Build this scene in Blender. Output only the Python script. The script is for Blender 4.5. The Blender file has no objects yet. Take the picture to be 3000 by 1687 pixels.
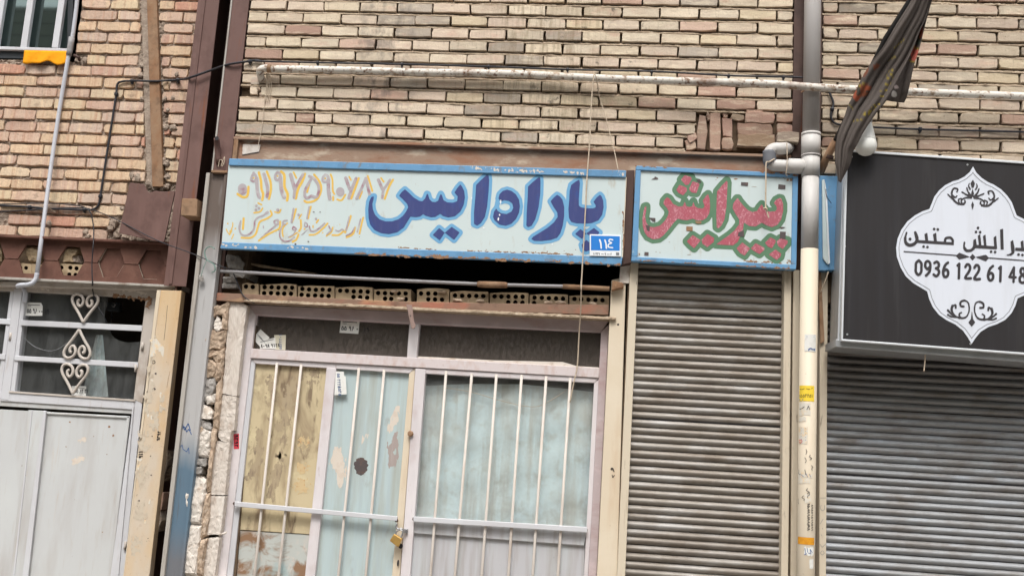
import bpy, math, random
import numpy as np
from mathutils import Vector, Matrix
random.seed(11)
rng = random.Random(5)

# ------------------------------------------------------------------ camera
EYE = np.array([0.0, -5.4, 1.6])
FPX = 2900.0                                   # focal length in pixels of a 3000 px wide frame
yaw, pitch, roll = map(math.radians, (-5.36, 9.37, 3.54))
fwd = np.array([math.sin(yaw)*math.cos(pitch), math.cos(yaw)*math.cos(pitch), math.sin(pitch)])
r0 = np.array([math.cos(yaw), -math.sin(yaw), 0.0]); u0 = np.cross(r0, fwd)
rgt = math.cos(roll)*r0 + math.sin(roll)*u0
upv = -math.sin(roll)*r0 + math.cos(roll)*u0
scene = bpy.context.scene
cd = bpy.data.cameras.new('camera'); cam = bpy.data.objects.new('camera', cd)
scene.collection.objects.link(cam); scene.camera = cam
cd.sensor_width = 36.0; cd.lens = 36.0*FPX/3000.0; cd.clip_start = 0.05; cd.clip_end = 500
M4 = Matrix.Identity(4)
for i in range(3):
    M4[i][0] = rgt[i]; M4[i][1] = upv[i]; M4[i][2] = -fwd[i]; M4[i][3] = EYE[i]
cam.matrix_world = M4

# ------------------------------------------------------------------ sky, sun, exposure
SUN_EL, SUN_AZ = math.radians(58), math.radians(4)      # azimuth measured from -y (street side) towards -x
world = bpy.data.worlds.new('World'); scene.world = world; world.use_nodes = True
nt = world.node_tree; nt.nodes.clear()
sky = nt.nodes.new('ShaderNodeTexSky'); sky.sky_type = 'NISHITA'; sky.sun_disc = False
sky.sun_elevation = SUN_EL; sky.sun_rotation = math.pi + SUN_AZ
sky.air_density = 1.6; sky.dust_density = 6.0; sky.ozone_density = 1.0
hs = nt.nodes.new('ShaderNodeHueSaturation'); hs.inputs['Saturation'].default_value = 0.22
bg = nt.nodes.new('ShaderNodeBackground'); bg.inputs['Strength'].default_value = 0.15
wo = nt.nodes.new('ShaderNodeOutputWorld')
nt.links.new(sky.outputs[0], hs.inputs['Color']); nt.links.new(hs.outputs[0], bg.inputs[0]); nt.links.new(bg.outputs[0], wo.inputs[0])
sd = bpy.data.lights.new('sun', 'SUN'); sd.energy = 1.2; sd.angle = math.radians(14); sd.color = (1.0, 0.96, 0.9)
sun = bpy.data.objects.new('sun', sd); scene.collection.objects.link(sun)
sdir = Vector((-math.sin(SUN_AZ)*math.cos(SUN_EL), -math.cos(SUN_AZ)*math.cos(SUN_EL), math.sin(SUN_EL)))
sun.rotation_euler = sdir.to_track_quat('Z', 'Y').to_euler(); sun.location = (0, -6, 12)
vs = scene.view_settings; vs.view_transform = 'Standard'; vs.look = 'None'; vs.gamma = 1.0; vs.exposure = 0.52
scene.render.engine = 'CYCLES'

# ------------------------------------------------------------------ measuring helpers
REG = {'A':(0,0,.29126),'B':(750,0,.29126),'C':(1500,0,.29126),'D':(2250,0,.29126),'E':(0,422,.29126),'F':(600,422,.29126),
       'G':(1200,422,.29126),'H':(1800,422,.29122),'I':(2350,422,.44038),'J':(0,820,.30369),'K':(0,1250,.30156),'L':(450,840,.28995),
       'M':(450,1250,.30161),'N':(700,820,.30364),'O':(1150,820,.30369),'P':(700,1250,.30166),'Q':(1150,1250,.30159),
       'R':(1780,760,.31746),'S':(1780,1220,.32225),'T':(2350,1000,.47411),'U':(2280,0,.35887),'V':(640,460,.21739),
       'X':(1040,480,.31832),'Y':(1840,470,.22777),'s':(0,0,1.0)}
def W(px, py, y):
    d = (px-1500)/FPX*rgt - (py-843.5)/FPX*upv + fwd
    t = (y-EYE[1])/d[1]
    return Vector((EYE+t*d).tolist())
def Z(k, x, y, d):
    ox, oy, s = REG[k]
    return W(ox+s*x, oy+s*y, d)
def at_z(p, q, z):
    t = (z-p.z)/(q.z-p.z)
    return p+(q-p)*t

# ------------------------------------------------------------------ colour and materials
def lin(c):
    c = c/255.0
    return c/12.92 if c <= .04045 else ((c+.055)/1.055)**2.4
def col(r, g, b, k=1.0):
    return (lin(r)*k, lin(g)*k, lin(b)*k, 1.0)
def mat(name, base, layers=(), rough=.75, metal=0.0, bump=None, spec=.35, rough_var=0.0, coat=0.0):
    """base: rgba, 'OBJ' (object colour) or 'ATTR' (vertex colour).
    layer: dict(c=rgba, s=scale or (sx,sy,sz), d=detail, lo, hi, a=amount, z=(z0,z1) optional height window, dist=distortion)"""
    m = bpy.data.materials.new(name); m.use_nodes = True
    n = m.node_tree.nodes; l = m.node_tree.links
    p = n['Principled BSDF']
    p.inputs['Roughness'].default_value = rough; p.inputs['Metallic'].default_value = metal
    p.inputs['Specular IOR Level'].default_value = spec
    geo = n.new('ShaderNodeNewGeometry'); pos = geo.outputs['Position']
    oi = n.new('ShaderNodeObjectInfo')
    off = n.new('ShaderNodeVectorMath'); off.operation = 'SCALE'
    cmb = n.new('ShaderNodeCombineXYZ')
    for i in range(3): l.new(oi.outputs['Random'], cmb.inputs[i])
    l.new(cmb.outputs[0], off.inputs[0]); off.inputs['Scale'].default_value = 7.0
    padd = n.new('ShaderNodeVectorMath'); padd.operation = 'ADD'
    l.new(pos, padd.inputs[0]); l.new(off.outputs[0], padd.inputs[1])
    if base == 'OBJ': cur = oi.outputs['Color']
    elif base == 'ATTR':
        at = n.new('ShaderNodeAttribute'); at.attribute_name = 'print'; cur = at.outputs['Color']
    else:
        rgb = n.new('ShaderNodeRGB'); rgb.outputs[0].default_value = base; cur = rgb.outputs[0]
    def noise(s, d, src, dist=0.0):
        vec = src
        if not isinstance(s, (int, float)):
            mp = n.new('ShaderNodeVectorMath'); mp.operation = 'MULTIPLY'
            mp.inputs[1].default_value = s; l.new(src, mp.inputs[0]); vec = mp.outputs[0]; sc = 1.0
        else: sc = s
        t = n.new('ShaderNodeTexNoise'); t.inputs['Scale'].default_value = sc; t.inputs['Detail'].default_value = d
        t.inputs['Roughness'].default_value = .62; t.inputs['Distortion'].default_value = dist
        l.new(vec, t.inputs['Vector']); return t.outputs['Fac']
    for L in layers:
        f = noise(L.get('s', 5), L.get('d', 4), padd.outputs[0] if L.get('o', 1) else pos, L.get('dist', 0))
        mr = n.new('ShaderNodeMapRange'); mr.inputs['From Min'].default_value = L.get('lo', .4); mr.inputs['From Max'].default_value = L.get('hi', .7)
        mr.inputs['To Min'].default_value = 0; mr.inputs['To Max'].default_value = L.get('a', 1.0)
        l.new(f, mr.inputs['Value']); fac = mr.outputs[0]
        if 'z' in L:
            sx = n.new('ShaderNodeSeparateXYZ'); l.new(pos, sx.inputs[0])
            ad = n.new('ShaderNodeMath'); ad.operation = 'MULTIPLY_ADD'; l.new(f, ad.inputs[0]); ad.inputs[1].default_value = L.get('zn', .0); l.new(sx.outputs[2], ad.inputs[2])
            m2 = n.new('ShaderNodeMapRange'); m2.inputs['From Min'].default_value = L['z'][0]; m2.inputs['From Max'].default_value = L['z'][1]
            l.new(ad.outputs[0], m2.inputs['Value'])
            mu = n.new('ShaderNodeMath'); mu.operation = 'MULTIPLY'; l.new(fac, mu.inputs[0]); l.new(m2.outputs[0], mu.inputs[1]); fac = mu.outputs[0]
        if 'xw' in L:                                # stain confined to a band of the wall: (centre x, half width)
            sx2 = n.new('ShaderNodeSeparateXYZ'); l.new(pos, sx2.inputs[0])
            d1 = n.new('ShaderNodeMath'); d1.operation = 'SUBTRACT'; l.new(sx2.outputs[0], d1.inputs[0]); d1.inputs[1].default_value = L['xw'][0]
            d2 = n.new('ShaderNodeMath'); d2.operation = 'ABSOLUTE'; l.new(d1.outputs[0], d2.inputs[0])
            m3 = n.new('ShaderNodeMapRange'); m3.inputs['From Min'].default_value = L['xw'][1]; m3.inputs['From Max'].default_value = L['xw'][1]*.4
            l.new(d2.outputs[0], m3.inputs['Value'])
            mu3 = n.new('ShaderNodeMath'); mu3.operation = 'MULTIPLY'; l.new(fac, mu3.inputs[0]); l.new(m3.outputs[0], mu3.inputs[1]); fac = mu3.outputs[0]
        mx = n.new('ShaderNodeMix'); mx.data_type = 'RGBA'; mx.blend_type = L.get('b', 'MIX')
        l.new(fac, mx.inputs[0]); l.new(cur, mx.inputs[6]); mx.inputs[7].default_value = L['c']; cur = mx.outputs[2]
    l.new(cur, p.inputs['Base Color'])
    if bump:
        hs_ = noise(bump[0], 6, padd.outputs[0])
        b = n.new('ShaderNodeBump'); b.inputs['Strength'].default_value = bump[1]; b.inputs['Distance'].default_value = bump[2] if len(bump) > 2 else .004
        l.new(hs_, b.inputs['Height']); l.new(b.outputs[0], p.inputs['Normal'])
    if rough_var:
        f = noise(9, 4, padd.outputs[0]); mr = n.new('ShaderNodeMapRange')
        mr.inputs['To Min'].default_value = max(.05, rough-rough_var); mr.inputs['To Max'].default_value = min(1, rough+rough_var)
        l.new(f, mr.inputs['Value']); l.new(mr.outputs[0], p.inputs['Roughness'])
    return m
def glass(name, dust, cover_lo, cover_hi, s=6.0, spec=.5, rough=.06, stretch=None):
    """dirty window glass: dusty film over transparent pane with a clear-glass reflection"""
    m = bpy.data.materials.new(name); m.use_nodes = True
    n = m.node_tree.nodes; l = m.node_tree.links; n.clear()
    out = n.new('ShaderNodeOutputMaterial'); tr = n.new('ShaderNodeBsdfTransparent'); tr.inputs[0].default_value = (.97,.975,.975,1)
    gl = n.new('ShaderNodeBsdfGlossy'); gl.inputs['Roughness'].default_value = rough
    df = n.new('ShaderNodeBsdfDiffuse'); df.inputs[0].default_value = dust
    geo = n.new('ShaderNodeNewGeometry'); t = n.new('ShaderNodeTexNoise'); t.inputs['Scale'].default_value = s; t.inputs['Detail'].default_value = 8; t.inputs['Roughness'].default_value = .7
    src = geo.outputs['Position']
    if stretch:
        mp = n.new('ShaderNodeVectorMath'); mp.operation = 'MULTIPLY'; mp.inputs[1].default_value = stretch; l.new(src, mp.inputs[0]); src = mp.outputs[0]
    l.new(src, t.inputs['Vector'])
    mr = n.new('ShaderNodeMapRange'); mr.inputs['From Min'].default_value = .3; mr.inputs['From Max'].default_value = .75
    mr.inputs['To Min'].default_value = cover_lo; mr.inputs['To Max'].default_value = cover_hi; l.new(t.outputs['Fac'], mr.inputs['Value'])
    m1 = n.new('ShaderNodeMixShader'); l.new(mr.outputs[0], m1.inputs[0]); l.new(tr.outputs[0], m1.inputs[1]); l.new(df.outputs[0], m1.inputs[2])
    fr0 = n.new('ShaderNodeLayerWeight'); fr0.inputs['Blend'].default_value = .5
    pw = n.new('ShaderNodeMath'); pw.operation = 'POWER'; l.new(fr0.outputs['Facing'], pw.inputs[0]); pw.inputs[1].default_value = 4.0
    fr = n.new('ShaderNodeMath'); fr.operation = 'MULTIPLY_ADD'; l.new(pw.outputs[0], fr.inputs[0]); fr.inputs[1].default_value = .5; fr.inputs[2].default_value = .03
    m2 = n.new('ShaderNodeMixShader'); l.new(fr.outputs[0], m2.inputs[0]); l.new(m1.outputs[0], m2.inputs[1]); l.new(gl.outputs[0], m2.inputs[2])
    l.new(m2.outputs[0], out.inputs[0])
    return m

GRIME = col(70,58,46); SOOT = col(40,34,30); RUST = col(128,72,38); DKRUST = col(78,44,30); PALE = col(210,200,185)
MT = {}
MT['brick'] = mat('brick', 'OBJ', [dict(c=col(168,148,126), s=(10,10,26), d=6, lo=.48, hi=.76, a=.45), dict(c=col(240,226,200), s=(7,7,34), lo=.52, hi=.74, a=.6),
      dict(c=col(196,156,138), s=(6,6,16), lo=.56, hi=.72, a=.45), dict(c=col(128,112,98), s=130, d=3, lo=.56, hi=.76, a=.4), dict(c=SOOT, s=60, d=3, lo=.68, hi=.75, a=.7),
      dict(c=col(138,122,106), s=(1.5,1.5,.8), o=0, lo=.54, hi=.72, a=.35), dict(c=col(110,96,76), s=(60,60,4), o=0, d=5, lo=.6, hi=.74, a=.35), dict(c=col(128,112,88), s=(48,48,5), o=0, d=5, lo=.46, hi=.66, a=.55, xw=(-.40,.45)), dict(c=col(72,66,64), s=16, o=0, d=5, lo=.6, hi=.68, a=.7, xw=(-.15,.5)), dict(c=col(112,106,102), s=(12,12,6), o=0, lo=.48, hi=.62, a=.6, xw=(-1.33,.25))], rough=.95, bump=(70, .9, .004), spec=.1)
MT['brick_pink'] = mat('brick_pink', 'OBJ', [dict(c=col(178,124,102), s=(44,44,3), d=3, lo=.5, hi=.72, a=.55), dict(c=col(236,210,172), s=(30,30,3), lo=.54, hi=.72, a=.6),
      dict(c=col(124,104,92), s=24, d=6, lo=.56, hi=.76, a=.6), dict(c=col(110,94,82), s=130, d=3, lo=.56, hi=.74, a=.5), dict(c=col(136,122,112), s=2.4, o=0, lo=.5, hi=.72, a=.45)], rough=.95, bump=(60, 1.0, .005), spec=.1)
MT['mortar'] = mat('mortar', col(164,147,127), [dict(c=col(112,97,82), s=18, lo=.45, hi=.7, a=.7), dict(c=col(206,194,176), s=45, lo=.55, hi=.75, a=.6)], rough=.95, bump=(60, .9, .006), spec=.1)
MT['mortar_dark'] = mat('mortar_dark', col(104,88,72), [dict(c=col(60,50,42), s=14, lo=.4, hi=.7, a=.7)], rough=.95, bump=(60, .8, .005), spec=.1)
MT['mortar_grey'] = mat('mortar_grey', col(166,150,136), [dict(c=col(112,98,88), s=16, lo=.42, hi=.7, a=.7), dict(c=col(200,188,172), s=60, lo=.55, hi=.75, a=.6)], rough=.95, bump=(70, 1.0, .008), spec=.1)
MT['primer'] = mat('brown_primer', col(108,82,76), [dict(c=col(134,104,98), s=(6,6,1.2), lo=.45, hi=.75, a=.6), dict(c=RUST, s=(26,26,2.2), lo=.62, hi=.75, a=.8), dict(c=col(70,48,44), s=9, lo=.5, hi=.8, a=.6)], rough=.62, bump=(40,.15), spec=.3)
MT['primer_dark'] = mat('dark_primer', col(84,64,58), [dict(c=RUST, s=(20,20,2.5), lo=.62, hi=.76, a=.6), dict(c=col(52,38,34), s=7, lo=.45, hi=.75, a=.7)], rough=.65, bump=(40,.15), spec=.3)
MT['castellated'] = mat('castellated_steel', col(104,72,62), [dict(c=col(132,98,84), s=8, lo=.45, hi=.75, a=.6), dict(c=col(66,44,38), s=14, lo=.5, hi=.8, a=.7), dict(c=col(190,174,150), s=40, lo=.7, hi=.8, a=.5)], rough=.7, bump=(40,.2), spec=.25)
MT['rust'] = mat('rusty_steel', col(150,122,98), [dict(c=col(138,96,66), s=(9,9,5), lo=.45, hi=.7, a=.7), dict(c=col(88,70,58), s=13, lo=.5, hi=.75, a=.8), dict(c=col(190,166,130), s=24, lo=.6, hi=.8, a=.5)], rough=.85, bump=(60,.4), spec=.2)
MT['lintel_web'] = mat('lintel_web_rust', col(158,134,116), [dict(c=col(150,104,80), s=(3,3,9), lo=.48, hi=.62, a=.7), dict(c=col(196,180,160), s=(5,5,12), lo=.56, hi=.68, a=.8), dict(c=col(110,88,74), s=(6,6,16), lo=.58, hi=.75, a=.6)], rough=.88, bump=(50,.4), spec=.15)
MT['angle'] = mat('rusty_angle', col(140,114,98), [dict(c=col(176,112,92), s=(3.2,3,5), lo=.52, hi=.64, a=.75), dict(c=col(192,156,118), s=(5,5,8), lo=.55, hi=.7, a=.7), dict(c=col(92,74,64), s=9, lo=.5, hi=.72, a=.7)], rough=.88, bump=(60,.4), spec=.15)
MT['strap'] = mat('mauve_rusty_strap', col(150,128,120), [dict(c=col(120,92,80), s=14, lo=.5, hi=.7, a=.7)], rough=.8, bump=(60,.3))
MT['post_tan'] = mat('tan_cladding', col(206,180,144), [dict(c=col(198,160,114), s=(14,14,1.0), lo=.45, hi=.7, a=.7), dict(c=col(202,190,174), s=(5,5,2.2), lo=.35, hi=.62, a=.9, z=(2.35,1.9)), dict(c=col(160,130,104), s=30, lo=.62, hi=.75, a=.6), dict(c=GRIME, s=50, lo=.68, hi=.76, a=.8, z=(2.5,2.1))], rough=.7, bump=(40,.15))
MT['grey_col'] = mat('grey_blue_column_paint', col(178,177,177), [dict(c=col(92,76,66), s=(14,14,1.4), lo=.15, hi=.42, a=.9, z=(2.58,2.84), zn=.12), dict(c=col(86,112,132), s=(6,6,1), lo=.1, hi=.3, a=.95, z=(1.70,1.48), zn=.25), dict(c=col(112,112,116), s=(16,16,2), lo=.25, hi=.5, a=.9, z=(1.16,.98), zn=.15), dict(c=col(90,76,66), s=(60,60,3), lo=.62, hi=.75, a=.45)], rough=.6, bump=(30,.12))
MT['col_side'] = mat('column_edge_paint', col(172,167,160), [dict(c=col(120,100,84), s=(20,20,2), lo=.5, hi=.7, a=.7)], rough=.65)
MT['white_old'] = mat('old_white_enamel', col(196,196,200), [dict(c=col(210,213,218), s=3, lo=.4, hi=.7, a=.6), dict(c=col(168,150,136), s=(24,24,4), lo=.62, hi=.78, a=.5), dict(c=RUST, s=60, lo=.71, hi=.78, a=.7)], rough=.5, rough_var=.12, bump=(25,.06))
MT['white_dirty'] = mat('dirty_white_enamel', col(190,182,174), [dict(c=col(150,132,116), s=(12,12,8), lo=.52, hi=.74, a=.7), dict(c=RUST, s=(40,40,12), lo=.68, hi=.76, a=.6)], rough=.58, bump=(35,.15))
MT['pink'] = mat('pinkish_white_paint', col(206,200,202), [dict(c=col(184,164,162), s=(9,9,6), lo=.5, hi=.72, a=.6), dict(c=col(224,218,220), s=(5,5,1.5), lo=.4, hi=.6, a=.7, z=(2.1,1.7)), dict(c=col(158,130,116), s=(40,40,9), lo=.66, hi=.78, a=.6)], rough=.6, bump=(30,.12))
MT['pink_top'] = mat('mauve_frame_paint', col(182,168,170), [dict(c=col(160,130,126), s=(6,6,14), lo=.48, hi=.7, a=.6), dict(c=col(206,190,192), s=(7,7,12), lo=.5, hi=.7, a=.6)], rough=.62, bump=(30,.12))
MT['pink_rail'] = mat('rust_bled_rail_paint', col(208,198,198), [dict(c=col(186,158,146), s=(26,26,10), lo=.5, hi=.72, a=.6), dict(c=col(148,106,84), s=(50,50,22), lo=.66, hi=.76, a=.7)], rough=.62, bump=(30,.12))
MT['bar'] = mat('cream_bar_paint', col(204,196,188), [dict(c=col(170,150,134), s=(30,30,6), lo=.52, hi=.75, a=.6), dict(c=RUST, s=60, lo=.7, hi=.76, a=.7)], rough=.55)
MT['yellow_panel'] = mat('stained_yellow_board', col(198,183,150), [dict(c=col(156,138,112), s=(6,6,2.4), lo=.44, hi=.60, a=.9, dist=.8), dict(c=col(116,98,80), s=(16,16,5), lo=.56, hi=.68, a=.85, dist=.6), dict(c=col(214,202,164), s=7, lo=.58, hi=.7, a=.8), dict(c=col(184,118,60), s=9, lo=.66, hi=.74, a=.7)], rough=.75, bump=(20,.1))
MT['marble_panel'] = mat('peeling_blue_brown_panel', col(184,188,184), [dict(c=col(134,96,62), s=(5,5,4), lo=.45, hi=.58, a=.9, dist=1.2), dict(c=col(206,194,184), s=9, lo=.55, hi=.68, a=.7, dist=1), dict(c=col(160,182,184), s=4, lo=.55, hi=.65, a=.8)], rough=.7, bump=(25,.2))
MT['blue_panel'] = mat('pale_blue_panel', col(180,196,198), [dict(c=col(164,168,160), s=(16,16,1.3), lo=.46, hi=.68, a=.8), dict(c=col(172,188,194), s=(22,22,2), lo=.5, hi=.7, a=.7), dict(c=col(214,204,192), s=(4.5,4.5,2), lo=.62, hi=.68, a=.9, z=(1.2,1.5)), dict(c=col(140,128,120), s=(12,12,4), lo=.62, hi=.75, a=.6)], rough=.65, bump=(25,.12))
MT['curtain'] = mat('pale_blue_cloth', col(212,230,233), [dict(c=col(178,172,158), s=(15,4,1.0), lo=.48, hi=.68, a=.7, o=0), dict(c=col(208,220,220), s=60, lo=.5, hi=.7, a=.35), dict(c=col(188,186,176), s=3, lo=.48, hi=.66, a=.6), dict(c=col(176,176,166), s=11, d=6, lo=.5, hi=.66, a=.6)], rough=.95, bump=(200,.25,.001), spec=.05)
MT['metal_panel'] = mat('grey_metal_panel', col(186,186,190), [dict(c=col(152,142,136), s=(16,16,1.2), lo=.46, hi=.7, a=.8), dict(c=col(196,204,206), s=(11,11,1), lo=.5, hi=.7, a=.6), dict(c=col(96,80,70), s=60, lo=.73, hi=.78, a=.8)], rough=.6, bump=(25,.1))
MT['door_white'] = mat('cool_white_door_paint', col(194,196,197), [dict(c=col(200,203,203), s=2, lo=.4, hi=.7, a=.8), dict(c=col(170,164,160), s=(7,7,1.2), lo=.48, hi=.72, a=.55), dict(c=col(172,160,148), s=(40,40,4), lo=.58, hi=.74, a=.4), dict(c=RUST, s=34, lo=.72, hi=.78, a=.8), dict(c=col(190,170,148), s=(30,30,2.5), lo=.64, hi=.8, a=.5)], rough=.5, bump=(12,.08), rough_var=.1)
MT['cream'] = mat('cream_paint', col(212,198,176), [dict(c=col(196,168,136), s=(14,14,1.3), lo=.52, hi=.75, a=.6), dict(c=col(220,209,190), s=4, lo=.45, hi=.7, a=.6), dict(c=col(140,110,84), s=70, lo=.68, hi=.77, a=.7)], rough=.62, bump=(45,.15))
MT['cream_guide'] = mat('cream_guide_paint', col(206,194,174), [dict(c=col(150,124,98), s=(30,30,3), lo=.58, hi=.75, a=.6), dict(c=col(84,66,52), s=(50,50,7), lo=.66, hi=.76, a=.8)], rough=.6, bump=(45,.15))
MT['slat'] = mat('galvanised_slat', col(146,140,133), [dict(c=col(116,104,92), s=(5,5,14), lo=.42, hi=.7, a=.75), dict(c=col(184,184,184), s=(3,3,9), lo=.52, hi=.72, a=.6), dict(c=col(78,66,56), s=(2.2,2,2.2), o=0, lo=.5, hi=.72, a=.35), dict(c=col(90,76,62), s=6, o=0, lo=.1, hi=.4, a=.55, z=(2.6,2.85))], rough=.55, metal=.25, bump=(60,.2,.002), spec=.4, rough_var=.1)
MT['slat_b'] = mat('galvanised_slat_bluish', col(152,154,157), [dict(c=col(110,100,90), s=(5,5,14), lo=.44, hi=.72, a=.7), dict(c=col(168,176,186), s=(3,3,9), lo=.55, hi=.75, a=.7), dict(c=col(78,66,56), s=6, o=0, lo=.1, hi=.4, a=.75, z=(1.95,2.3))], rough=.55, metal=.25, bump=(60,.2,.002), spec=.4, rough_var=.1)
MT['sign_white'] = mat('sign_white_enamel', col(196,209,210), [dict(c=col(186,186,172), s=(14,14,1.2), lo=.56, hi=.78, a=.55), dict(c=col(202,214,214), s=3, lo=.4, hi=.7, a=.6), dict(c=col(150,96,56), s=45, lo=.72, hi=.77, a=.8), dict(c=col(168,150,124), s=(20,20,6), lo=.62, hi=.76, a=.5)], rough=.42, bump=(10,.05), rough_var=.1)
MT['sign_blue'] = mat('sign_blue_rail', col(102,150,190), [dict(c=col(84,124,160), s=(8,8,6), lo=.5, hi=.7, a=.6), dict(c=col(128,118,104), s=(26,26,18), lo=.58, hi=.72, a=.75), dict(c=col(170,190,200), s=30, lo=.64, hi=.74, a=.6), dict(c=col(74,54,42), s=60, lo=.7, hi=.77, a=.8)], rough=.5, bump=(40,.12))
MT['paint_navy'] = mat('navy_letter_paint', col(58,68,122), [dict(c=col(46,78,144), s=(14,14,9), lo=.52, hi=.72, a=.7), dict(c=col(80,84,130), s=(40,40,6), lo=.5, hi=.75, a=.5)], rough=.5)
MT['paint_sky'] = mat('sky_blue_outline_paint', col(108,164,204), [dict(c=col(100,156,200), s=12, lo=.5, hi=.7, a=.5)], rough=.5)
MT['paint_mauve'] = mat('faded_mauve_paint', col(172,164,168), [dict(c=col(152,104,118), s=22, lo=.52, hi=.66, a=.85), dict(c=col(198,198,198), s=16, lo=.55, hi=.7, a=.7)], rough=.55)
MT['paint_yellow'] = mat('yellow_shadow_paint', col(222,184,88), [dict(c=col(220,176,96), s=20, lo=.5, hi=.7, a=.6)], rough=.55)
MT['paint_red'] = mat('brushed_red_paint', col(168,90,103), [dict(c=col(206,158,168), s=(46,46,24), d=6, lo=.52, hi=.64, a=.75, dist=2.5), dict(c=col(170,60,78), s=9, lo=.5, hi=.7, a=.6)], rough=.55)
MT['paint_green'] = mat('green_outline_paint', col(90,126,98), [dict(c=col(70,116,92), s=14, lo=.5, hi=.7, a=.6)], rough=.55)
MT['scrape'] = mat('scraped_cream', col(212,202,190), [dict(c=col(196,176,160), s=30, lo=.5, hi=.7, a=.6)], rough=.8)
MT['smear'] = mat('grey_mauve_smear', col(164,152,148), [dict(c=col(186,178,172), s=(50,50,6), lo=.5, hi=.7, a=.6)], rough=.8)
MT['rust_bloom'] = mat('rust_bloom', col(202,180,140), [dict(c=col(188,140,96), s=50, lo=.52, hi=.66, a=.7)], rough=.85)
MT['mould'] = mat('grey_mould', col(170,154,128), [dict(c=col(130,114,98), s=(50,50,14), lo=.5, hi=.66, a=.8)], rough=.9)
MT['rust_dot'] = mat('rust_dot', col(150,118,92), [dict(c=col(112,74,50), s=90, lo=.5, hi=.62, a=.8)], rough=.9)
MT['peel'] = mat('peeled_grey_undercoat', col(198,186,168), [dict(c=col(160,140,120), s=50, lo=.5, hi=.7, a=.6)], rough=.85)
MT['tape'] = mat('old_dark_tape', col(84,76,76), [dict(c=col(120,90,78), s=30, lo=.5, hi=.7, a=.5)], rough=.7)
MT['plate_blue'] = mat('plate_blue_enamel', col(52,128,210), [dict(c=col(80,150,220), s=12, lo=.55, hi=.7, a=.5)], rough=.25, spec=.5)
MT['plate_white'] = mat('plate_white_enamel', col(232,236,240), [], rough=.3)
MT['ink'] = mat('black_ink', col(44,42,46), [], rough=.6)
MT['ink_blue'] = mat('blue_ink', col(70,100,150), [], rough=.6)
MT['paper'] = mat('white_sticker_paper', col(226,226,222), [dict(c=col(200,196,186), s=30, lo=.5, hi=.75, a=.6)], rough=.7)
MT['paper_old'] = mat('weathered_paper', col(214,208,196), [dict(c=col(226,196,150), s=40, lo=.5, hi=.62, a=.8), dict(c=col(120,116,126), s=60, lo=.62, hi=.7, a=.6)], rough=.8)
MT['paper_tan'] = mat('beige_sticker_paper', col(204,198,178), [], rough=.7)
MT['paper_yellow'] = mat('yellow_sticker_paper', col(240,208,66), [], rough=.6)
MT['paper_orange'] = mat('orange_tape', col(214,150,40), [dict(c=col(190,120,30), s=50, lo=.5, hi=.6, a=.5)], rough=.5)
MT['paper_red'] = mat('red_tape', col(206,66,80), [], rough=.6)
MT['pipe_white'] = mat('flaking_white_gas_pipe', col(214,208,199), [dict(c=col(150,124,98), s=(20,30,30), lo=.52, hi=.64, a=.85), dict(c=col(112,78,54), s=(40,40,40), lo=.56, hi=.64, a=.9), dict(c=col(110,66,38), s=(3.2,0.1,0.1), o=0, lo=.56, hi=.66, a=.55)], rough=.6, bump=(60,.3))
MT['pipe_grey'] = mat('grey_pvc_downpipe', col(172,168,166), [dict(c=col(140,132,126), s=(10,10,1), lo=.45, hi=.7, a=.6), dict(c=col(180,176,172), s=40, lo=.68, hi=.76, a=.6)], rough=.5)
MT['pipe_light'] = mat('light_pvc_downpipe', col(198,195,192), [dict(c=col(160,156,152), s=(14,14,5), lo=.52, hi=.72, a=.6), dict(c=GRIME, s=60, lo=.68, hi=.75, a=.5)], rough=.5)
MT['pipe_cream'] = mat('cream_painted_downpipe', col(212,200,180), [dict(c=col(210,192,166), s=(8,8,1.5), lo=.5, hi=.7, a=.6), dict(c=col(160,140,116), s=60, lo=.68, hi=.76, a=.6)], rough=.55)
MT['rubber'] = mat('grey_rubber_collar', col(108,110,116), [], rough=.6)
MT['conduit'] = mat('grey_conduit', col(150,148,150), [dict(c=col(112,100,92), s=(8,8,8), lo=.52, hi=.72, a=.6)], rough=.5)
MT['conduit_white'] = mat('pale_conduit', col(188,190,198), [dict(c=col(150,140,134), s=20, lo=.6, hi=.75, a=.6)], rough=.5)
MT['cable'] = mat('black_cable', col(44,44,50), [dict(c=col(80,78,80), s=30, lo=.55, hi=.75, a=.5)], rough=.55)
MT['rope'] = mat('beige_cord', col(196,180,160), [dict(c=col(150,130,112), s=60, lo=.5, hi=.7, a=.5)], rough=.9)
MT['wire_green'] = mat('verdigris_wire', col(120,150,140), [], rough=.7)
MT['cloth'] = mat('printed_dark_cloth', 'ATTR', [dict(c=col(60,52,48), s=4, lo=.5, hi=.75, a=.35)], rough=.95, bump=((30,30,9),.5,.01), spec=.03)
MT['black_pole'] = mat('black_pole', col(26,24,24), [], rough=.5)
MT['orange_cloth'] = mat('orange_cloth', col(232,156,36), [dict(c=col(206,128,24), s=30, lo=.5, hi=.7, a=.5)], rough=.95, bump=(250,.4,.001), spec=.05)
MT['bulb'] = mat('opal_bulb', col(232,233,228), [], rough=.3, spec=.4)
MT['alu'] = mat('aluminium_frame', col(176,178,180), [dict(c=col(146,146,146), s=(6,6,2), lo=.5, hi=.7, a=.5)], rough=.38, metal=.5)
MT['alu_bright'] = mat('bright_aluminium_edge', col(226,230,234), [], rough=.35, metal=.3)
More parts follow.
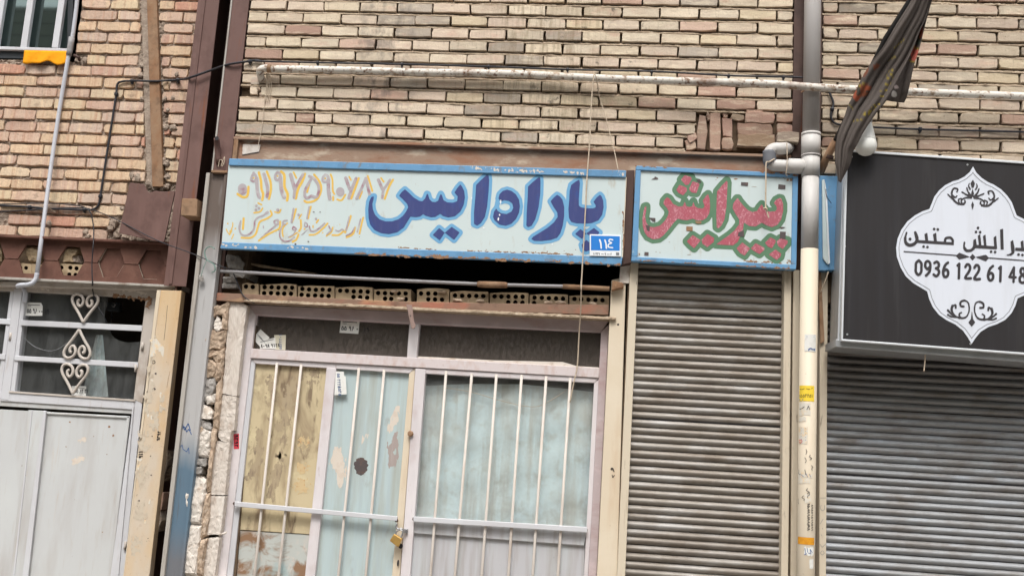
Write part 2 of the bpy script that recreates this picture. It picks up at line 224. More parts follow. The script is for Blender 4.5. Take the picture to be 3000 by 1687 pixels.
MT['sign_black'] = mat('charcoal_vinyl', col(40,38,40), [dict(c=col(50,50,55), s=(26,26,1.2), lo=.45, hi=.7, a=.4), dict(c=col(46,43,43), s=1.4, lo=.4, hi=.7, a=.5), dict(c=col(92,90,90), s=(14,14,.9), d=5, lo=.58, hi=.78, a=.2), dict(c=col(104,100,96), s=90, lo=.68, hi=.75, a=.25)], rough=.6, spec=.3)
MT['badge'] = mat('white_vinyl', col(214,219,229), [dict(c=col(192,194,198), s=(9,9,1.2), lo=.54, hi=.76, a=.45)], rough=.5)
MT['badge_line'] = mat('grey_vinyl_line', col(120,122,126), [], rough=.5)
MT['vinyl_ink'] = mat('charcoal_vinyl_ink', col(58,55,58), [], rough=.55)
MT['brass'] = mat('brass_padlock', col(202,164,96), [dict(c=col(160,120,64), s=40, lo=.5, hi=.7, a=.5)], rough=.4, metal=.6)
MT['steel'] = mat('bright_steel', col(170,170,172), [], rough=.3, metal=.8)
MT['plaster'] = mat('white_plaster', col(216,208,199), [dict(c=col(178,158,138), s=18, lo=.54, hi=.7, a=.7), dict(c=col(130,112,98), s=40, lo=.66, hi=.78, a=.6)], rough=.92, bump=(60,.5), spec=.1)
MT['plaster_strip'] = mat('grubby_plaster', col(208,199,190), [dict(c=col(164,146,132), s=(14,14,7), lo=.52, hi=.7, a=.7), dict(c=col(226,220,212), s=(22,22,4), lo=.56, hi=.7, a=.7)], rough=.92, bump=(60,.5), spec=.1)
MT['clay'] = mat('crumbling_clay', col(192,172,152), [dict(c=col(138,114,96), s=22, lo=.45, hi=.7, a=.7), dict(c=col(216,204,190), s=16, lo=.62, hi=.72, a=.7)], rough=.95, bump=(45,.9,.008), spec=.1)
MT['stone_grey'] = mat('grey_mortar_lump', col(158,154,150), [dict(c=col(120,110,102), s=20, lo=.5, hi=.7, a=.6)], rough=.95, bump=(50,.6), spec=.1)
MT['hollow'] = mat('hollow_clay_brick', col(176,156,128), [dict(c=col(136,116,94), s=14, lo=.45, hi=.7, a=.7), dict(c=col(206,190,164), s=30, lo=.58, hi=.72, a=.6)], rough=.95, bump=(60,.5), spec=.1)
MT['hollow_in'] = mat('hollow_brick_bore', col(66,52,42), [], rough=.95, spec=.05)
MT['dark_metal'] = mat('dark_window_sill', col(52,56,60), [], rough=.5)
MT['reflect'] = mat('mirror_tinted_glass', col(120,134,132), [], rough=.03, metal=.9)
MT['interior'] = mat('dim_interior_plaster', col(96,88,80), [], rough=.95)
MT['pavement'] = mat('pavement_concrete', col(150,144,136), [dict(c=col(110,104,98), s=2, lo=.45, hi=.7, a=.6)], rough=.9, bump=(40,.3))
MT['asphalt'] = mat('asphalt', col(72,70,70), [dict(c=col(90,88,86), s=30, lo=.5, hi=.7, a=.6)], rough=.9, bump=(80,.4))
MT['far_stone'] = mat('far_stone_cladding', col(150,152,136), [dict(c=col(120,122,110), s=1.2, lo=.4, hi=.7, a=.5)], rough=.85)
MT['far_glass'] = mat('far_window_glass', col(50,56,60), [], rough=.1)
GL_DARK = glass('dusty_transom_glass', col(110,102,96), .18, .60, 34, stretch=(1.6,1,.8))
GL_DOOR = glass('smeared_door_glass', col(120,122,122), .03, .34, 5, stretch=(2.2,1,.7))
GL_CLEAR = glass('clear_leaf_glass', col(200,204,204), .02, .16, 8)

# ------------------------------------------------------------------ mesh helpers
COL = scene.collection
class MB:
    def __init__(s): s.v = []; s.f = []
    def poly(s, pts):
        b = len(s.v); s.v += [tuple(p) for p in pts]; s.f.append(tuple(range(b, b+len(pts)))); return s
    def prism(s, pts, dy):
        """pts: outline on a facade-parallel plane, extruded dy metres into the wall"""
        b = len(s.v); n = len(pts)
        s.v += [tuple(p) for p in pts] + [(p[0], p[1]+dy, p[2]) for p in pts]
        s.f.append(tuple(range(b, b+n))); s.f.append(tuple(range(b+2*n-1, b+n-1, -1)))
        for i in range(n):
            j = (i+1) % n; s.f.append((b+j, b+i, b+n+i, b+n+j))
        return s
    def box(s, x0, x1, y0, y1, z0, z1):
        return s.prism([(x0,y0,z0),(x1,y0,z0),(x1,y0,z1),(x0,y0,z1)], y1-y0)
    def tube(s, path, r, n=10, caps=True):
        P = [Vector(p) for p in path]; b = len(s.v); m = len(P)
        rr = r if isinstance(r, (list, tuple)) else [r]*m
        T = [(P[min(i+1,m-1)]-P[max(i-1,0)]).normalized() for i in range(m)]
        up = Vector((0,1,0)) if abs(T[0].y) < .9 else Vector((1,0,0))
        nrm = (up - T[0]*up.dot(T[0])).normalized()
        for i in range(m):
            nrm = (nrm - T[i]*nrm.dot(T[i])).normalized(); bi = T[i].cross(nrm)
            for k in range(n):
                a = 2*math.pi*k/n; s.v.append(tuple(P[i]+(nrm*math.cos(a)+bi*math.sin(a))*rr[i]))
        for i in range(m-1):
            for k in range(n):
                k2 = (k+1) % n; s.f.append((b+i*n+k, b+i*n+k2, b+(i+1)*n+k2, b+(i+1)*n+k))
        if caps:
            s.f.append(tuple(b+k for k in reversed(range(n)))); s.f.append(tuple(b+(m-1)*n+k for k in range(n)))
        return s
    def build(s, name, m, parent=None, smooth=False, bevel=0, color=None):
        me = bpy.data.meshes.new(name); me.from_pydata(s.v, [], s.f)
        import bmesh
        bm = bmesh.new(); bm.from_mesh(me); bmesh.ops.recalc_face_normals(bm, faces=bm.faces); bm.to_mesh(me); bm.free()
        return link(name, me, m, parent, smooth, bevel, color)
def link(name, me, m, parent=None, smooth=False, bevel=0, color=None):
    o = bpy.data.objects.new(name, me); COL.objects.link(o)
    if m is not None:
        me.materials.clear(); me.materials.append(MT[m] if isinstance(m, str) else m)
    if parent is not None: o.parent = parent
    if smooth:
        for p in me.polygons: p.use_smooth = True
    if bevel:
        bv = o.modifiers.new('edge', 'BEVEL'); bv.width = bevel; bv.segments = 2; bv.limit_method = 'ANGLE'; bv.angle_limit = .7
    if color: o.color = color
    return o
GROUPS = {'brick_wall':'brick walls of the shop fronts','black_cable':'black cables along the facades','steel_column':'steel columns of the facade','shop_sign':'hand-painted shop signs','roller_shutter':'roller shutters',
          'shutter_guide':'cream shutter guide rails','conduit_pipe':'conduit pipes','door_post':'painted door posts','rope':'cords hanging from the pipes','curtain':'curtains behind door glass'}
def tag(o, label, cat, group=None, kind=None):
    if label: o['label'] = label
    if cat: o['category'] = cat
    g = group or (GROUPS.get(o.name.split('.')[0]) if label else None)
    if g: o['group'] = g
    if kind or label: o['kind'] = kind or 'thing'
    return o
def thing(name, label, cat, group=None):
    o = bpy.data.objects.new(name, None); COL.objects.link(o); o.empty_display_size = .1
    return tag(o, label, cat, group)
def Q(name, m, pts, d0, d1, parent=None, bevel=.002, ground=False):
    """a member whose front outline is pts [(reg,x,y)...] on plane y=d0, reaching back to y=d1.
    ground: pts = TL,TR,BR,BL and the sides run on down to the pavement"""
    w = [Z(k, x, y, d0) for k, x, y in pts]
    if ground:
        w = [w[0], w[1], at_z(w[1], w[2], 0.0), at_z(w[0], w[3], 0.0)]
    return MB().prism(w, d1-d0).build(name, m, parent, bevel=bevel)
def smooth_path(pts, n=6):
    P = [Vector(p) for p in pts]; out = []
    for i in range(len(P)-1):
        a = P[max(i-1,0)]; b = P[i]; c = P[i+1]; d = P[min(i+2,len(P)-1)]
        for k in range(n):
            t = k/n
            out.append(.5*((2*b)+(c-a)*t+(2*a-5*b+4*c-d)*t*t+(3*b-a-3*c+d)*t**3))
    out.append(P[-1]); return out
def TUBE(name, m, pts, r, parent=None, n=10, sm=5):
    w = [Z(*p) for p in pts]
    if sm: w = smooth_path(w, sm)
    return MB().tube(w, r, n).build(name, m, parent, smooth=True)

# ------------------------------------------------------------------ painted lettering: distance field -> clean flat outline
def sdf_grid(k_polys, k_strokes, cell, pad):
    pts = [p for q in k_polys for p in q] + [p for st in k_strokes for p in st[0]]
    ws = max([st[1] if not isinstance(st[1], (list, tuple)) else max(st[1]) for st in k_strokes] + [0])
    x0 = min(p[0] for p in pts)-pad-ws; x1 = max(p[0] for p in pts)+pad+ws; y0 = min(p[1] for p in pts)-pad-ws; y1 = max(p[1] for p in pts)+pad+ws
    xs = np.arange(x0, x1+cell, cell); ys = np.arange(y0, y1+cell, cell)
    GX, GY = np.meshgrid(xs, ys); D = np.full(GX.shape, 1e6)
    def seg(ax, ay, bx, by):
        dx, dy = bx-ax, by-ay; L = dx*dx+dy*dy+1e-9
        t = np.clip(((GX-ax)*dx+(GY-ay)*dy)/L, 0, 1)
        return np.hypot(GX-ax-t*dx, GY-ay-t*dy), t
    for q in k_polys:
        ins = np.zeros(GX.shape, bool); d = np.full(GX.shape, 1e6)
        for i in range(len(q)):
            ax, ay = q[i]; bx, by = q[(i+1) % len(q)]
            d = np.minimum(d, seg(ax, ay, bx, by)[0])
            c = ((ay > GY) != (by > GY)) & (GX < (bx-ax)*(GY-ay)/(by-ay+1e-12)+ax); ins ^= c
        D = np.minimum(D, np.where(ins, -d, d))
    for p, w in k_strokes:
        ww = w if isinstance(w, (list, tuple)) else [w]*len(p)
        if len(p) == 1: D = np.minimum(D, np.hypot(GX-p[0][0], GY-p[0][1])-ww[0]/2)
        for i in range(len(p)-1):
            d, t = seg(*p[i], *p[i+1]); D = np.minimum(D, d-(ww[i]*(1-t)+ww[i+1]*t)/2)
    return xs, ys, D
def field_mesh(name, m, xs, ys, D, level, k, d, parent):
    F = D-level; ny, nx = F.shape; verts = []; faces = []; cache = {}
    def V(x, y, key):
        if key not in cache: cache[key] = len(verts); verts.append(tuple(Z(k, x, y, d)))
        return cache[key]
    ins = F < 0
    full = ins[:-1,:-1] & ins[1:,:-1] & ins[:-1,1:] & ins[1:,1:]
    anyi = ins[:-1,:-1] | ins[1:,:-1] | ins[:-1,1:] | ins[1:,1:]
    for j in range(ny-1):
        i = 0
        while i < nx-1:
            if full[j,i]:
                a = i
                while i < nx-1 and full[j,i]: i += 1
                faces.append((V(xs[a],ys[j],(a,j)), V(xs[i],ys[j],(i,j)), V(xs[i],ys[j+1],(i,j+1)), V(xs[a],ys[j+1],(a,j+1)))); continue
            if anyi[j,i]:
                C4 = [(i,j),(i+1,j),(i+1,j+1),(i,j+1)]; poly = []
                for q in range(4):
                    a = C4[q]; b = C4[(q+1) % 4]; fa = F[a[1],a[0]]; fb = F[b[1],b[0]]
                    if fa < 0: poly.append(V(xs[a[0]], ys[a[1]], a))
                    if (fa < 0) != (fb < 0):
                        t = fa/(fa-fb); lo, hi = (a, b) if a < b else (b, a)
                        poly.append(V(xs[a[0]]+(xs[b[0]]-xs[a[0]])*t, ys[a[1]]+(ys[b[1]]-ys[a[1]])*t, (lo, hi)))
                if len(poly) >= 3: faces.append(tuple(poly))
            i += 1
    me = bpy.data.meshes.new(name); me.from_pydata(verts, [], faces); me.validate()
    o = link(name, me, m, parent)
    return o
def smooth2(pts, n=4, closed=True):
    out = []; N = len(pts)
    rngi = range(N) if closed else range(N-1)
    for i in rngi:
        g = (lambda j: pts[j % N]) if closed else (lambda j: pts[max(0, min(N-1, j))])
        a, b, c, d = g(i-1), g(i), g(i+1), g(i+2)
        for k in range(n):
            t = k/n
            out.append(tuple(.5*((2*b[q])+(c[q]-a[q])*t+(2*a[q]-5*b[q]+4*c[q]-d[q])*t*t+(3*b[q]-a[q]-3*c[q]+d[q])*t**3) for q in (0,1)))
    if not closed: out.append(pts[-1])
    return out
def st(pts, w, n=4): return (smooth2(pts, n, False) if len(pts) > 2 else pts, w)
def ribbon(mb, k, pts, w, d):
    """thin flat pen stroke in region units"""
    for i in range(len(pts)-1):
        ax, ay = pts[i]; bx, by = pts[i+1]; L = math.hypot(bx-ax, by-ay) or 1; nx_, ny_ = -(by-ay)/L*w/2, (bx-ax)/L*w/2
        mb.poly([Z(k,ax+nx_,ay+ny_,d), Z(k,bx+nx_,by+ny_,d), Z(k,bx-nx_,by-ny_,d), Z(k,ax-nx_,ay-ny_,d)])
PD = {  # hand-written eastern digits, unit box, y down
 '0':[[(.25,.45),(.4,.55),(.25,.65),(.12,.55),(.25,.45)]], '1':[[(.2,0),(.3,.4),(.3,1)]], '2':[[(.1,0),(.2,.4),(.2,1)],[(.1,.05),(.3,.3),(.5,0)]],
 '3':[[(.05,0),(.15,.4),(.15,1)],[(.05,.1),(.18,.3),(.3,.05),(.4,.3),(.52,0)]], '4':[[(.1,0),(.2,.4),(.2,1)],[(.5,.0),(.2,.25),(.5,.42)]],
 '5':[[(.3,.1),(.52,.5),(.5,.9),(.3,.8),(.1,.9),(.08,.5),(.3,.1)]], '6':[[(.5,.05),(.2,.2),(.45,.4),(.2,.6),(.1,1)]],
 '7':[[(.05,0),(.28,1),(.52,0)]], '8':[[(.05,1),(.28,0),(.52,1)]], '9':[[(.42,.35),(.2,.45),(.1,.25),(.25,.02),(.42,.2),(.42,.35),(.45,1)]]}
def digits(mb, k, txt, x, y, h, w, d, ang=0.0, thick=None):
    ca, sa = math.cos(ang), math.sin(ang); cx = 0
    for ch in txt:
        if ch in PD:
            for s_ in PD[ch]:
                ribbon(mb, k, [(x+(cx+px*w)*ca-py*h*sa, y+(cx+px*w)*sa+py*h*ca) for px, py in s_], thick or h*.16, d)
        cx += w*.72 if ch != ' ' else w*.45

_nz = np.random.RandomState(7).rand(96,96)
def vnoise(X, Y):
    xi = np.floor(X).astype(int); yi = np.floor(Y).astype(int); fx = X-xi; fy = Y-yi; fx = fx*fx*(3-2*fx); fy = fy*fy*(3-2*fy)
    g = lambda a, b: _nz[a % 96, b % 96]
    return (g(xi,yi)*(1-fx)+g(xi+1,yi)*fx)*(1-fy)+(g(xi,yi+1)*(1-fx)+g(xi+1,yi+1)*fx)*fy
def splat(parent, k, strokes, d, m, name='stain', amp=30, fx=.03, fy=.015, cell=5.0, polys=()):
    """ragged-edged stain or scrap: a stroke field broken up by noise"""
    xs, ys, D = sdf_grid(list(polys), list(strokes), cell, 6)
    X, Y = np.meshgrid(xs, ys)
    nz = vnoise(X*fx, Y*fy)+.5*vnoise(X*fx*2.3+9, Y*fy*2.3)+.3*vnoise(X*fx*5+3, Y*fy*5)-.75
    o = field_mesh(name, m, xs, ys, D+amp*nz*1.6, 0.0, k, d, parent); o['kind'] = 'stuff'
    return o

# ================================================================== SETTING
tag(MB().box(-60,60,-60,60,-.4,-.13).build('road','asphalt'), None, None, kind='structure')
tag(MB().box(-30,30,-3.2,.35,-.129,0).build('pavement','pavement'), None, None, kind='structure')
ob = thing('apartment_building','grey stone apartment block across the street, mirrored in the upper window','building')
MB().box(-16,14,-24,-13.5,-.12,10.62).build('wall','far_stone',ob)
for fl in range(3):
    for i in range(8):
        x = -14.6+i*3.6
        wdw = MB().box(x,x+1.5,-13.5,-13.44,1.0+fl*2.9,2.5+fl*2.9).build('window','far_glass',ob)
        MB().box(x-.08,x+1.58,-13.46,-13.36,.9+fl*2.9,.99+fl*2.9).build('sill','far_stone',wdw)
for fl in range(8):
    MB().box(-16.02,14.02,-13.53,-13.485,8.55+.28*fl,8.565+.28*fl).build('stone_joint','interior',ob)
# dim rooms behind the shop fronts (one closed shell) and the facade beyond the picture
sh = MB()
sh.box(-9,9,2.6,2.8,-.1,7.2); sh.box(-9,9,.32,2.6,6.9,7.1); sh.box(-9,9,.36,2.6,-.1,0.0)
sh.box(-9,-8.8,.34,2.6,0,6.9); sh.box(8.8,9,.34,2.6,0,6.9); sh.box(-9,9,.42,2.6,3.42,3.6); sh.box(-2.42,-2.30,.42,2.6,0,3.42); sh.box(.12,.2,.42,2.6,0,3.42); sh.box(1.0,1.2,.42,2.6,0,3.42)
tag(sh.build('shop_interior','interior'), None, None, kind='structure')
up = MB(); up.box(-9,-2.42,.29,.5,4.62,7.1); up.box(-2.42,9,.012,.3,4.62,7.1); up.box(-9,-4.35,.29,.5,0,4.62); up.box(2.9,9,.012,.3,0,4.62)
tag(up.build('facade_beyond','brick',color=col(190,166,138)), None, None, kind='structure')

def brick_obj(parent, m, x0, x1, z0, z1, yf, depth, color, jit=.0011, chip=0.0, rot=0.0, R=rng, name='brick', ex=.0028):
    """one uneven brick: irregular front outline, slightly pillowed face"""
    nx = max(2, min(6, int((x1-x0)/.045)))
    xs = [x0+(x1-x0)*i/nx for i in range(nx+1)]
    ring = [(x, z0) for x in xs] + [(x1, (z0+z1)/2)] + [(x, z1) for x in reversed(xs)] + [(x0, (z0+z1)/2)]
    cx, cz = (x0+x1)/2, (z0+z1)/2; out = []
    corners = {(xs[0],z0),(xs[-1],z0),(xs[0],z1),(xs[-1],z1)}
    for (x, z) in ring:
        k = jit
        dx, dz = R.gauss(0, k), R.gauss(0, k)
        if (x, z) in corners:
            c_ = R.random()*.0018 + (R.random()*chip if R.random() < .5 else 0)
            dx += (c_ if x < cx else -c_); dz += (c_*.7 if z < cz else -c_*.7)
        out.append((x+dx, z+dz))
    n = len(out); v = []; f = []
    dyf = R.gauss(0, .0022); tl = R.gauss(0, .004)
    ca, sa = math.cos(rot), math.sin(rot)
    def add(x, y, z):
        X, Zz = x-cx, z-cz
        v.append((cx+X*ca-Zz*sa, y, cz+X*sa+Zz*ca))
    for (x, z) in out: add(x, yf+depth, z)
    for (x, z) in out: add(x, yf+.004+dyf+R.random()*.0015+tl*(x-cx)/.2, z)
    for (x, z) in out:
        add(x+(ex if x < cx-.004 else -ex if x > cx+.004 else 0), yf+dyf+R.random()*.0012+tl*(x-cx)/.2, z+(ex if z < cz-.001 else -ex if z > cz+.001 else 0))
    for r_ in range(2):
        for i in range(n):
            j = (i+1) % n; f.append((r_*n+i, r_*n+j, (r_+1)*n+j, (r_+1)*n+i))
    f.append(tuple(range(2*n, 3*n)))
    mb = MB(); mb.v = v; mb.f = f
    return mb.build(name, m, parent, color=color)
CREAM = [col(222,206,182), col(224,206,177), col(216,201,180), col(222,204,184), col(227,212,190), col(212,195,174), col(220,200,181)]
PINKS = [col(212,184,166), col(206,174,156), col(190,158,142)]
GREYS = [col(190,178,164), col(176,164,150)]
def pick(R, pk=.13, gr=.07):
    u = R.random()
    c = R.choice(PINKS) if u < pk else R.choice(GREYS) if u < pk+gr else R.choice(CREAM)
    k = R.uniform(.78,.95); return (c[0]*k, c[1]*k, c[2]*k, 1)
def mortar_bed(parent, m, x0, x1, z, h, yf, yb, R, amp=.005, step=.014):
    n = max(2, int((x1-x0)/step)); mb = MB(); rows = []
    a = [R.gauss(0, 1) for _ in range(n+4)]
    for i in range(n+1):
        x = x0+(x1-x0)*i/n; w = (a[i]+a[i+1]+a[i+2]+a[i+3])*.5
        b = len(mb.v)
        t = R.gauss(0,.0012)
        mb.v += [(x, yb, z-h/2-.001), (x, yf+w*amp*.4, z-h/2+.001), (x, yf+.003+w*amp*.6+R.gauss(0,amp*.3), z-h*.08+R.gauss(0,.0015)), (x, yf+.014+w*amp*.3, z+h*.30+t), (x, yb, z+h/2)]
        rows.append(b)
    for i in range(n):
        for q in range(4): mb.f.append((rows[i]+q, rows[i+1]+q, rows[i+1]+q+1, rows[i]+q+1))
    return mb.build('mortar_bed', m, parent, smooth=False)

# ------------------------------------------------------------------ middle brick wall (over the shop signs)
wm = thing('brick_wall','cream brick wall above the two hand-painted signs, between steel column and downpipe','wall')
X0, X1 = -2.185, 1.004; PITCH = .2205; CH = .0769; ZT = 4.136
MB().box(X0, 1.16, .034, .30, 3.312, 4.62).build('backing','mortar_dark',wm)
R2 = random.Random(3)
for row in range(-6, 11):
    zc = ZT-CH*row; odd = (row % 2 == 0)
    j = (-1.953 if odd else -2.063) - 3*PITCH
    xr = X1
    if row == 8: xr = .476
    if row == 9: xr = .470
    if row == 10: xr = .415
    xs = []
    while j < xr: 
        if j > X0+.03: xs.append(j+R2.gauss(0,.003))
        j += PITCH
    xs = [X0] + [x for x in xs if x < xr-.03] + [xr]
    if row == 9: xs.insert(3, xs[2]+.118)
    mortar_bed(wm, 'mortar', X0, xr if row > 7 else X1, zc-CH/2, .0215, .002, .033, R2, amp=.004)
    for a, b in zip(xs, xs[1:]):
        if row in (6,7) and b < -1.98 : continue          # hole round the pipe elbow
        g1, g2 = abs(R2.gauss(.0045,.0015)), abs(R2.gauss(.0045,.0015))
        if R2.random() < .12: g2 = .001
        pk = .03 if row < 5 else .10
        c = pick(R2, pk, .05 if row < 6 else .10)
        if row in (0,1,2) and -1.45 < a < -1.15: c = R2.choice(GREYS)
        brick_obj(wm, 'brick', a+g1, b-g2, zc-.0275+R2.gauss(0,.001), zc+.0275+R2.gauss(0,.001), 0.0, .03, c, R=R2, chip=.004)
# rough stub of bricks round the elbow hole
for (k,x0,y0,x1,y1,c) in (('B',-60,770,40,850,GREYS[0]),('B',-70,870,20,950,CREAM[3]),('B',235,870,380,955,CREAM[4]),('B',228,750,580,822,CREAM[2])):
    if x0 > 100: continue
    p, q = Z(k,x0,y1,0), Z(k,x1,y0,0); brick_obj(wm,'brick',p.x,q.x,p.z,q.z,.004,.03,c,R=R2,chip=.008)
for x0,y0,x1,y1 in ((235,870,380,955),(228,755,580,822)):
    p, q = Z('B',x0,y1,0), Z('B',x1,y0,0); 
    if q.x < -1.98+.02: brick_obj(wm,'brick',p.x,q.x,p.z,q.z,.002,.03,R2.choice(CREAM),R=R2,chip=.006)
# loose, upended and broken bricks beside the pipe trap
def px_brick(parent, k, x0, y0, x1, y1, d, depth, c, rot=0, chip=.008, m='brick', jit=.003):
    p, q = Z(k,x0,y1,d), Z(k,x1,y0,d)
    return brick_obj(parent, m, p.x, q.x, p.z, q.z, d, depth, c, R=R2, chip=chip, rot=rot, jit=jit)
BRN = [col(168,138,122), col(176,146,130), col(160,134,120), col(184,150,136)]
for a in (('C',1858,1158,1958,1500,-.012,.09,BRN[2],0),('C',1984,1140,2102,1500,-.02,.09,BRN[1],.0),('C',2112,1185,2222,1368,-.008,.08,BRN[3],.02),
          ('C',2115,1390,2228,1500,-.005,.08,BRN[0],0),('C',1760,1352,1862,1420,-.004,.06,BRN[3],.5),('C',1742,1410,1850,1500,.004,.06,BRN[0],.2),
          ('C',2350,1132,2640,1236,-.004,.08,BRN[3],0),('C',2270,1242,2620,1350,-.010,.08,BRN[0],.01),('C',2272,1358,2640,1470,-.016,.08,col(150,126,104),.0),
          ('C',1950,1115,1996,1210,-.002,.05,BRN[2],.1),('C',2210,1150,2340,1215,.004,.05,col(160,142,124),-.1),('D',92,1142,262,1232,.0,.08,BRN[0],0),
          ('D',90,1240,262,1325,-.004,.08,BRN[3],0),('D',88,1325,318,1430,-.05,.10,col(150,136,124),-.06),('D',-40,1350,70,1430,-.01,.08,BRN[2],0),('C',2120,1130,2170,1180,.006,.05,BRN[2],.4),('C',2360,1105,2520,1138,.004,.05,BRN[1],0)):
    px_brick(wm, *a[:8], rot=a[8])
MB().box(.42, 1.0, .02, .036, 3.335, 3.52).build('backing','mortar_dark',wm)

# ------------------------------------------------------------------ right brick wall
wr = thing('brick_wall','brick wall behind the black light-box sign, right of the downpipe','wall')
XR0, XR1 = 1.162, 2.9
MB().box(XR0, XR1, .034, .30, 2.5, 4.62).build('backing','mortar_dark',wr)
R3 = random.Random(8)
for row in range(-5, 14):
    zc = 4.194-.0792*row; j = (1.248 if row % 2 == 0 else 1.358)
    xs = [XR0]
    while j < XR1:
        xs.append(j+R3.gauss(0,.004)); j += .2185
    xs.append(XR1)
    mortar_bed(wr, 'mortar', XR0, XR1, zc-.0396, .0235, .001, .033, R3, amp=.005)
    for a, b in zip(xs, xs[1:]):
        if b-a < .03: continue
        g = R3.uniform(.003,.006)
        c = pick(R3, .10, .16); c = (c[0]*.80, c[1]*.80, c[2]*.80, 1)
        brick_obj(wr, 'brick', a+g, b-g, zc-.028+R3.gauss(0,.0015), zc+.028+R3.gauss(0,.0015), 0.0, .03, c, R=R3, chip=.006)

# ------------------------------------------------------------------ left brick wall, set back
YL = .28
wl = thing('brick_wall','pinkish brick wall with thick grey mortar under the barred window','wall')
R4 = random.Random(21)
ztop, zbot = 4.248, 2.752; CHL = (ztop-zbot)/20
xe = -2.52; xw = -4.35
phase = [1030,1110,920,1060,905,1060,925,1065,955,935,1110,1130,860,1050,1140,960,1110,1140,955,1130,900]
xwin = -3.40                                  # right jamb of the window opening
# mortar sheet: a rough displaced surface between the bricks
zs0, zs1 = 2.69, 4.62
def msheet(x0, x1, z0, z1, name='mortar'):
    st_ = .0125; nx_, nz_ = int((x1-x0)/st_)+1, int((z1-z0)/st_)+1; mb = MB()
    for jz in range(nz_+1):
        for ix in range(nx_+1):
            mb.v.append((x0+(x1-x0)*ix/nx_, YL+.010+R4.gauss(0,.0035)+.004*math.sin(ix*.31+jz*.17), z0+(z1-z0)*jz/nz_))
    for jz in range(nz_):
        for ix in range(nx_):
            a = jz*(nx_+1)+ix; mb.f.append((a, a+1, a+nx_+2, a+nx_+1))
    return mb.build(name,'mortar_grey',wl)
msheet(xw, xe, zs0, 3.862); msheet(xwin, xe, 3.862, zs1)
MB().box(xw,xe,YL+.035,.5,zs0,3.862).build('backing','mortar_dark',wl); MB().box(xwin,xe,YL+.035,.5,3.862,zs1).build('backing','mortar_dark',wl)
LC = [col(218,190,168), col(224,196,166), col(212,184,164), col(224,202,174), col(206,174,156), col(216,192,174), col(226,204,172)]
stud_x0, stud_x1 = -3.03, -2.915
for row in range(-4, 21):
    zc = ztop-CHL*row
    ph = phase[row] if 0 <= row < 21 else 1000+((row*157) % 300)
    kx = Z('A',ph,600,YL).x if row < 13 else Z('E',ph,500,YL).x
    xs = []; j = kx-.217*8
    while j < xe:
        if j > xw: xs.append(j+R4.gauss(0,.006))
        j += .217
    lo = xwin if zc > 3.86 else xw
    if row == 5: lo = Z('A',880,600,YL).x
    hi = xe
    if row >= 16: hi = Z('E',1290,420,YL).x
    if row >= 19: hi = Z('E',1110,770,YL).x
    xs = [lo]+[x for x in xs if lo+.04 < x < hi-.03]+[hi]
    for a, b in zip(xs, xs[1:]):
        g = R4.uniform(.0015,.005)
        segs = [(a+g, b-g)]
        if zc > 3.0:                         # the embedded steel strip cuts the courses
            sx0 = -3.009+.198*(4.274-zc)/1.196-.004; sx1 = sx0+.112
            o2 = []
            for (p, q) in segs:
                if q < sx0 or p > sx1: o2.append((p, q))
                else:
                    if sx0-p > .03: o2.append((p, min(q, sx0-.004-R4.random()*.010)))
                    if q-sx1 > .03: o2.append((max(p, sx1+.004+R4.random()*.010), q))
            segs = o2
        for (p, q) in segs:
            if q-p < .022: continue
            if row > 17 and R4.random() < .08: continue
            c = R4.choice(LC); k = R4.uniform(.80,.96); c = (c[0]*k, c[1]*k, c[2]*k, 1)
            if R4.random() < .06: c = col(198,152,132)
            brick_obj(wl, 'brick_pink', p, q, zc-.0292+R4.gauss(0,.0013), zc+.0292+R4.gauss(0,.0013), YL-.006, .03, c, R=R4, jit=.0016, chip=.007, rot=R4.gauss(0,.004))
# the rough mortar lumps around the strip foot and plate edge
def lump(parent, m, c, r, R, name='mortar_lump', sq=(1,.6,1), color=None, seg=(7,5), rough=.28):
    mb = MB(); nu, nv = seg
    for i in range(nv+1):
        th = math.pi*i/nv
        for k in range(nu):
            ph_ = 2*math.pi*k/nu; rr = r*(1+R.uniform(-rough,rough))
            mb.v.append((c[0]+rr*sq[0]*math.sin(th)*math.cos(ph_), c[1]+rr*sq[1]*math.sin(th)*math.sin(ph_), c[2]+rr*sq[2]*math.cos(th)))
    for i in range(nv):
        for k in range(nu):
            k2 = (k+1) % nu; mb.f.append((i*nu+k, i*nu+k2, (i+1)*nu+k2, (i+1)*nu+k))
    return mb.build(name, m, parent, color=color)
for (k,x,y,r) in (('E',1500,400,.028),('E',1560,440,.022),('E',1640,440,.020),('E',1690,430,.018),('E',1640,170,.022),('E',1680,200,.024),('E',1690,330,.022),('E',1390,340,.026),('E',1330,320,.022),
                  ('E',1150,800,.030),('E',1120,850,.026),('E',1200,900,.028),('E',1260,930,.026),('E',1340,950,.022),('E',1440,965,.018),('E',870,890,.020),('E',890,930,.018),('E',500,800,.020),('E',1230,650,.014),
                  ('A',1430,660,.016),('A',1420,760,.018),('A',1435,1000,.016),('A',1750,1290,.024),('A',1680,1285,.022),('A',1780,750,.016),('A',1660,1000,.016),('A',1740,990,.014),('A',1690,1110,.014),('A',860,610,.02)):
    p = Z(k,x,y,YL); lump(wl,'mortar_grey',(p.x,YL-.004,p.z),r,R4)

# ------------------------------------------------------------------ steel strip set in the left wall
ss = thing('steel_strip','rusty steel strip embedded upright in the pinkish left wall','steel post')
w = [Z('A',1465,-400,YL-.022), Z('A',1560,-400,YL-.022), Z('E',1640,430,YL-.022), Z('E',1530,430,YL-.022)]
MB().prism(w, .03).build('face','rust',ss,bevel=.003)
w = [Z('A',1405,-400,YL-.008), Z('A',1467,-400,YL-.008), Z('E',1532,425,YL-.008), Z('E',1478,380,YL-.008)]
MB().prism(w, .02).build('mortar_edge','mortar_grey',ss)

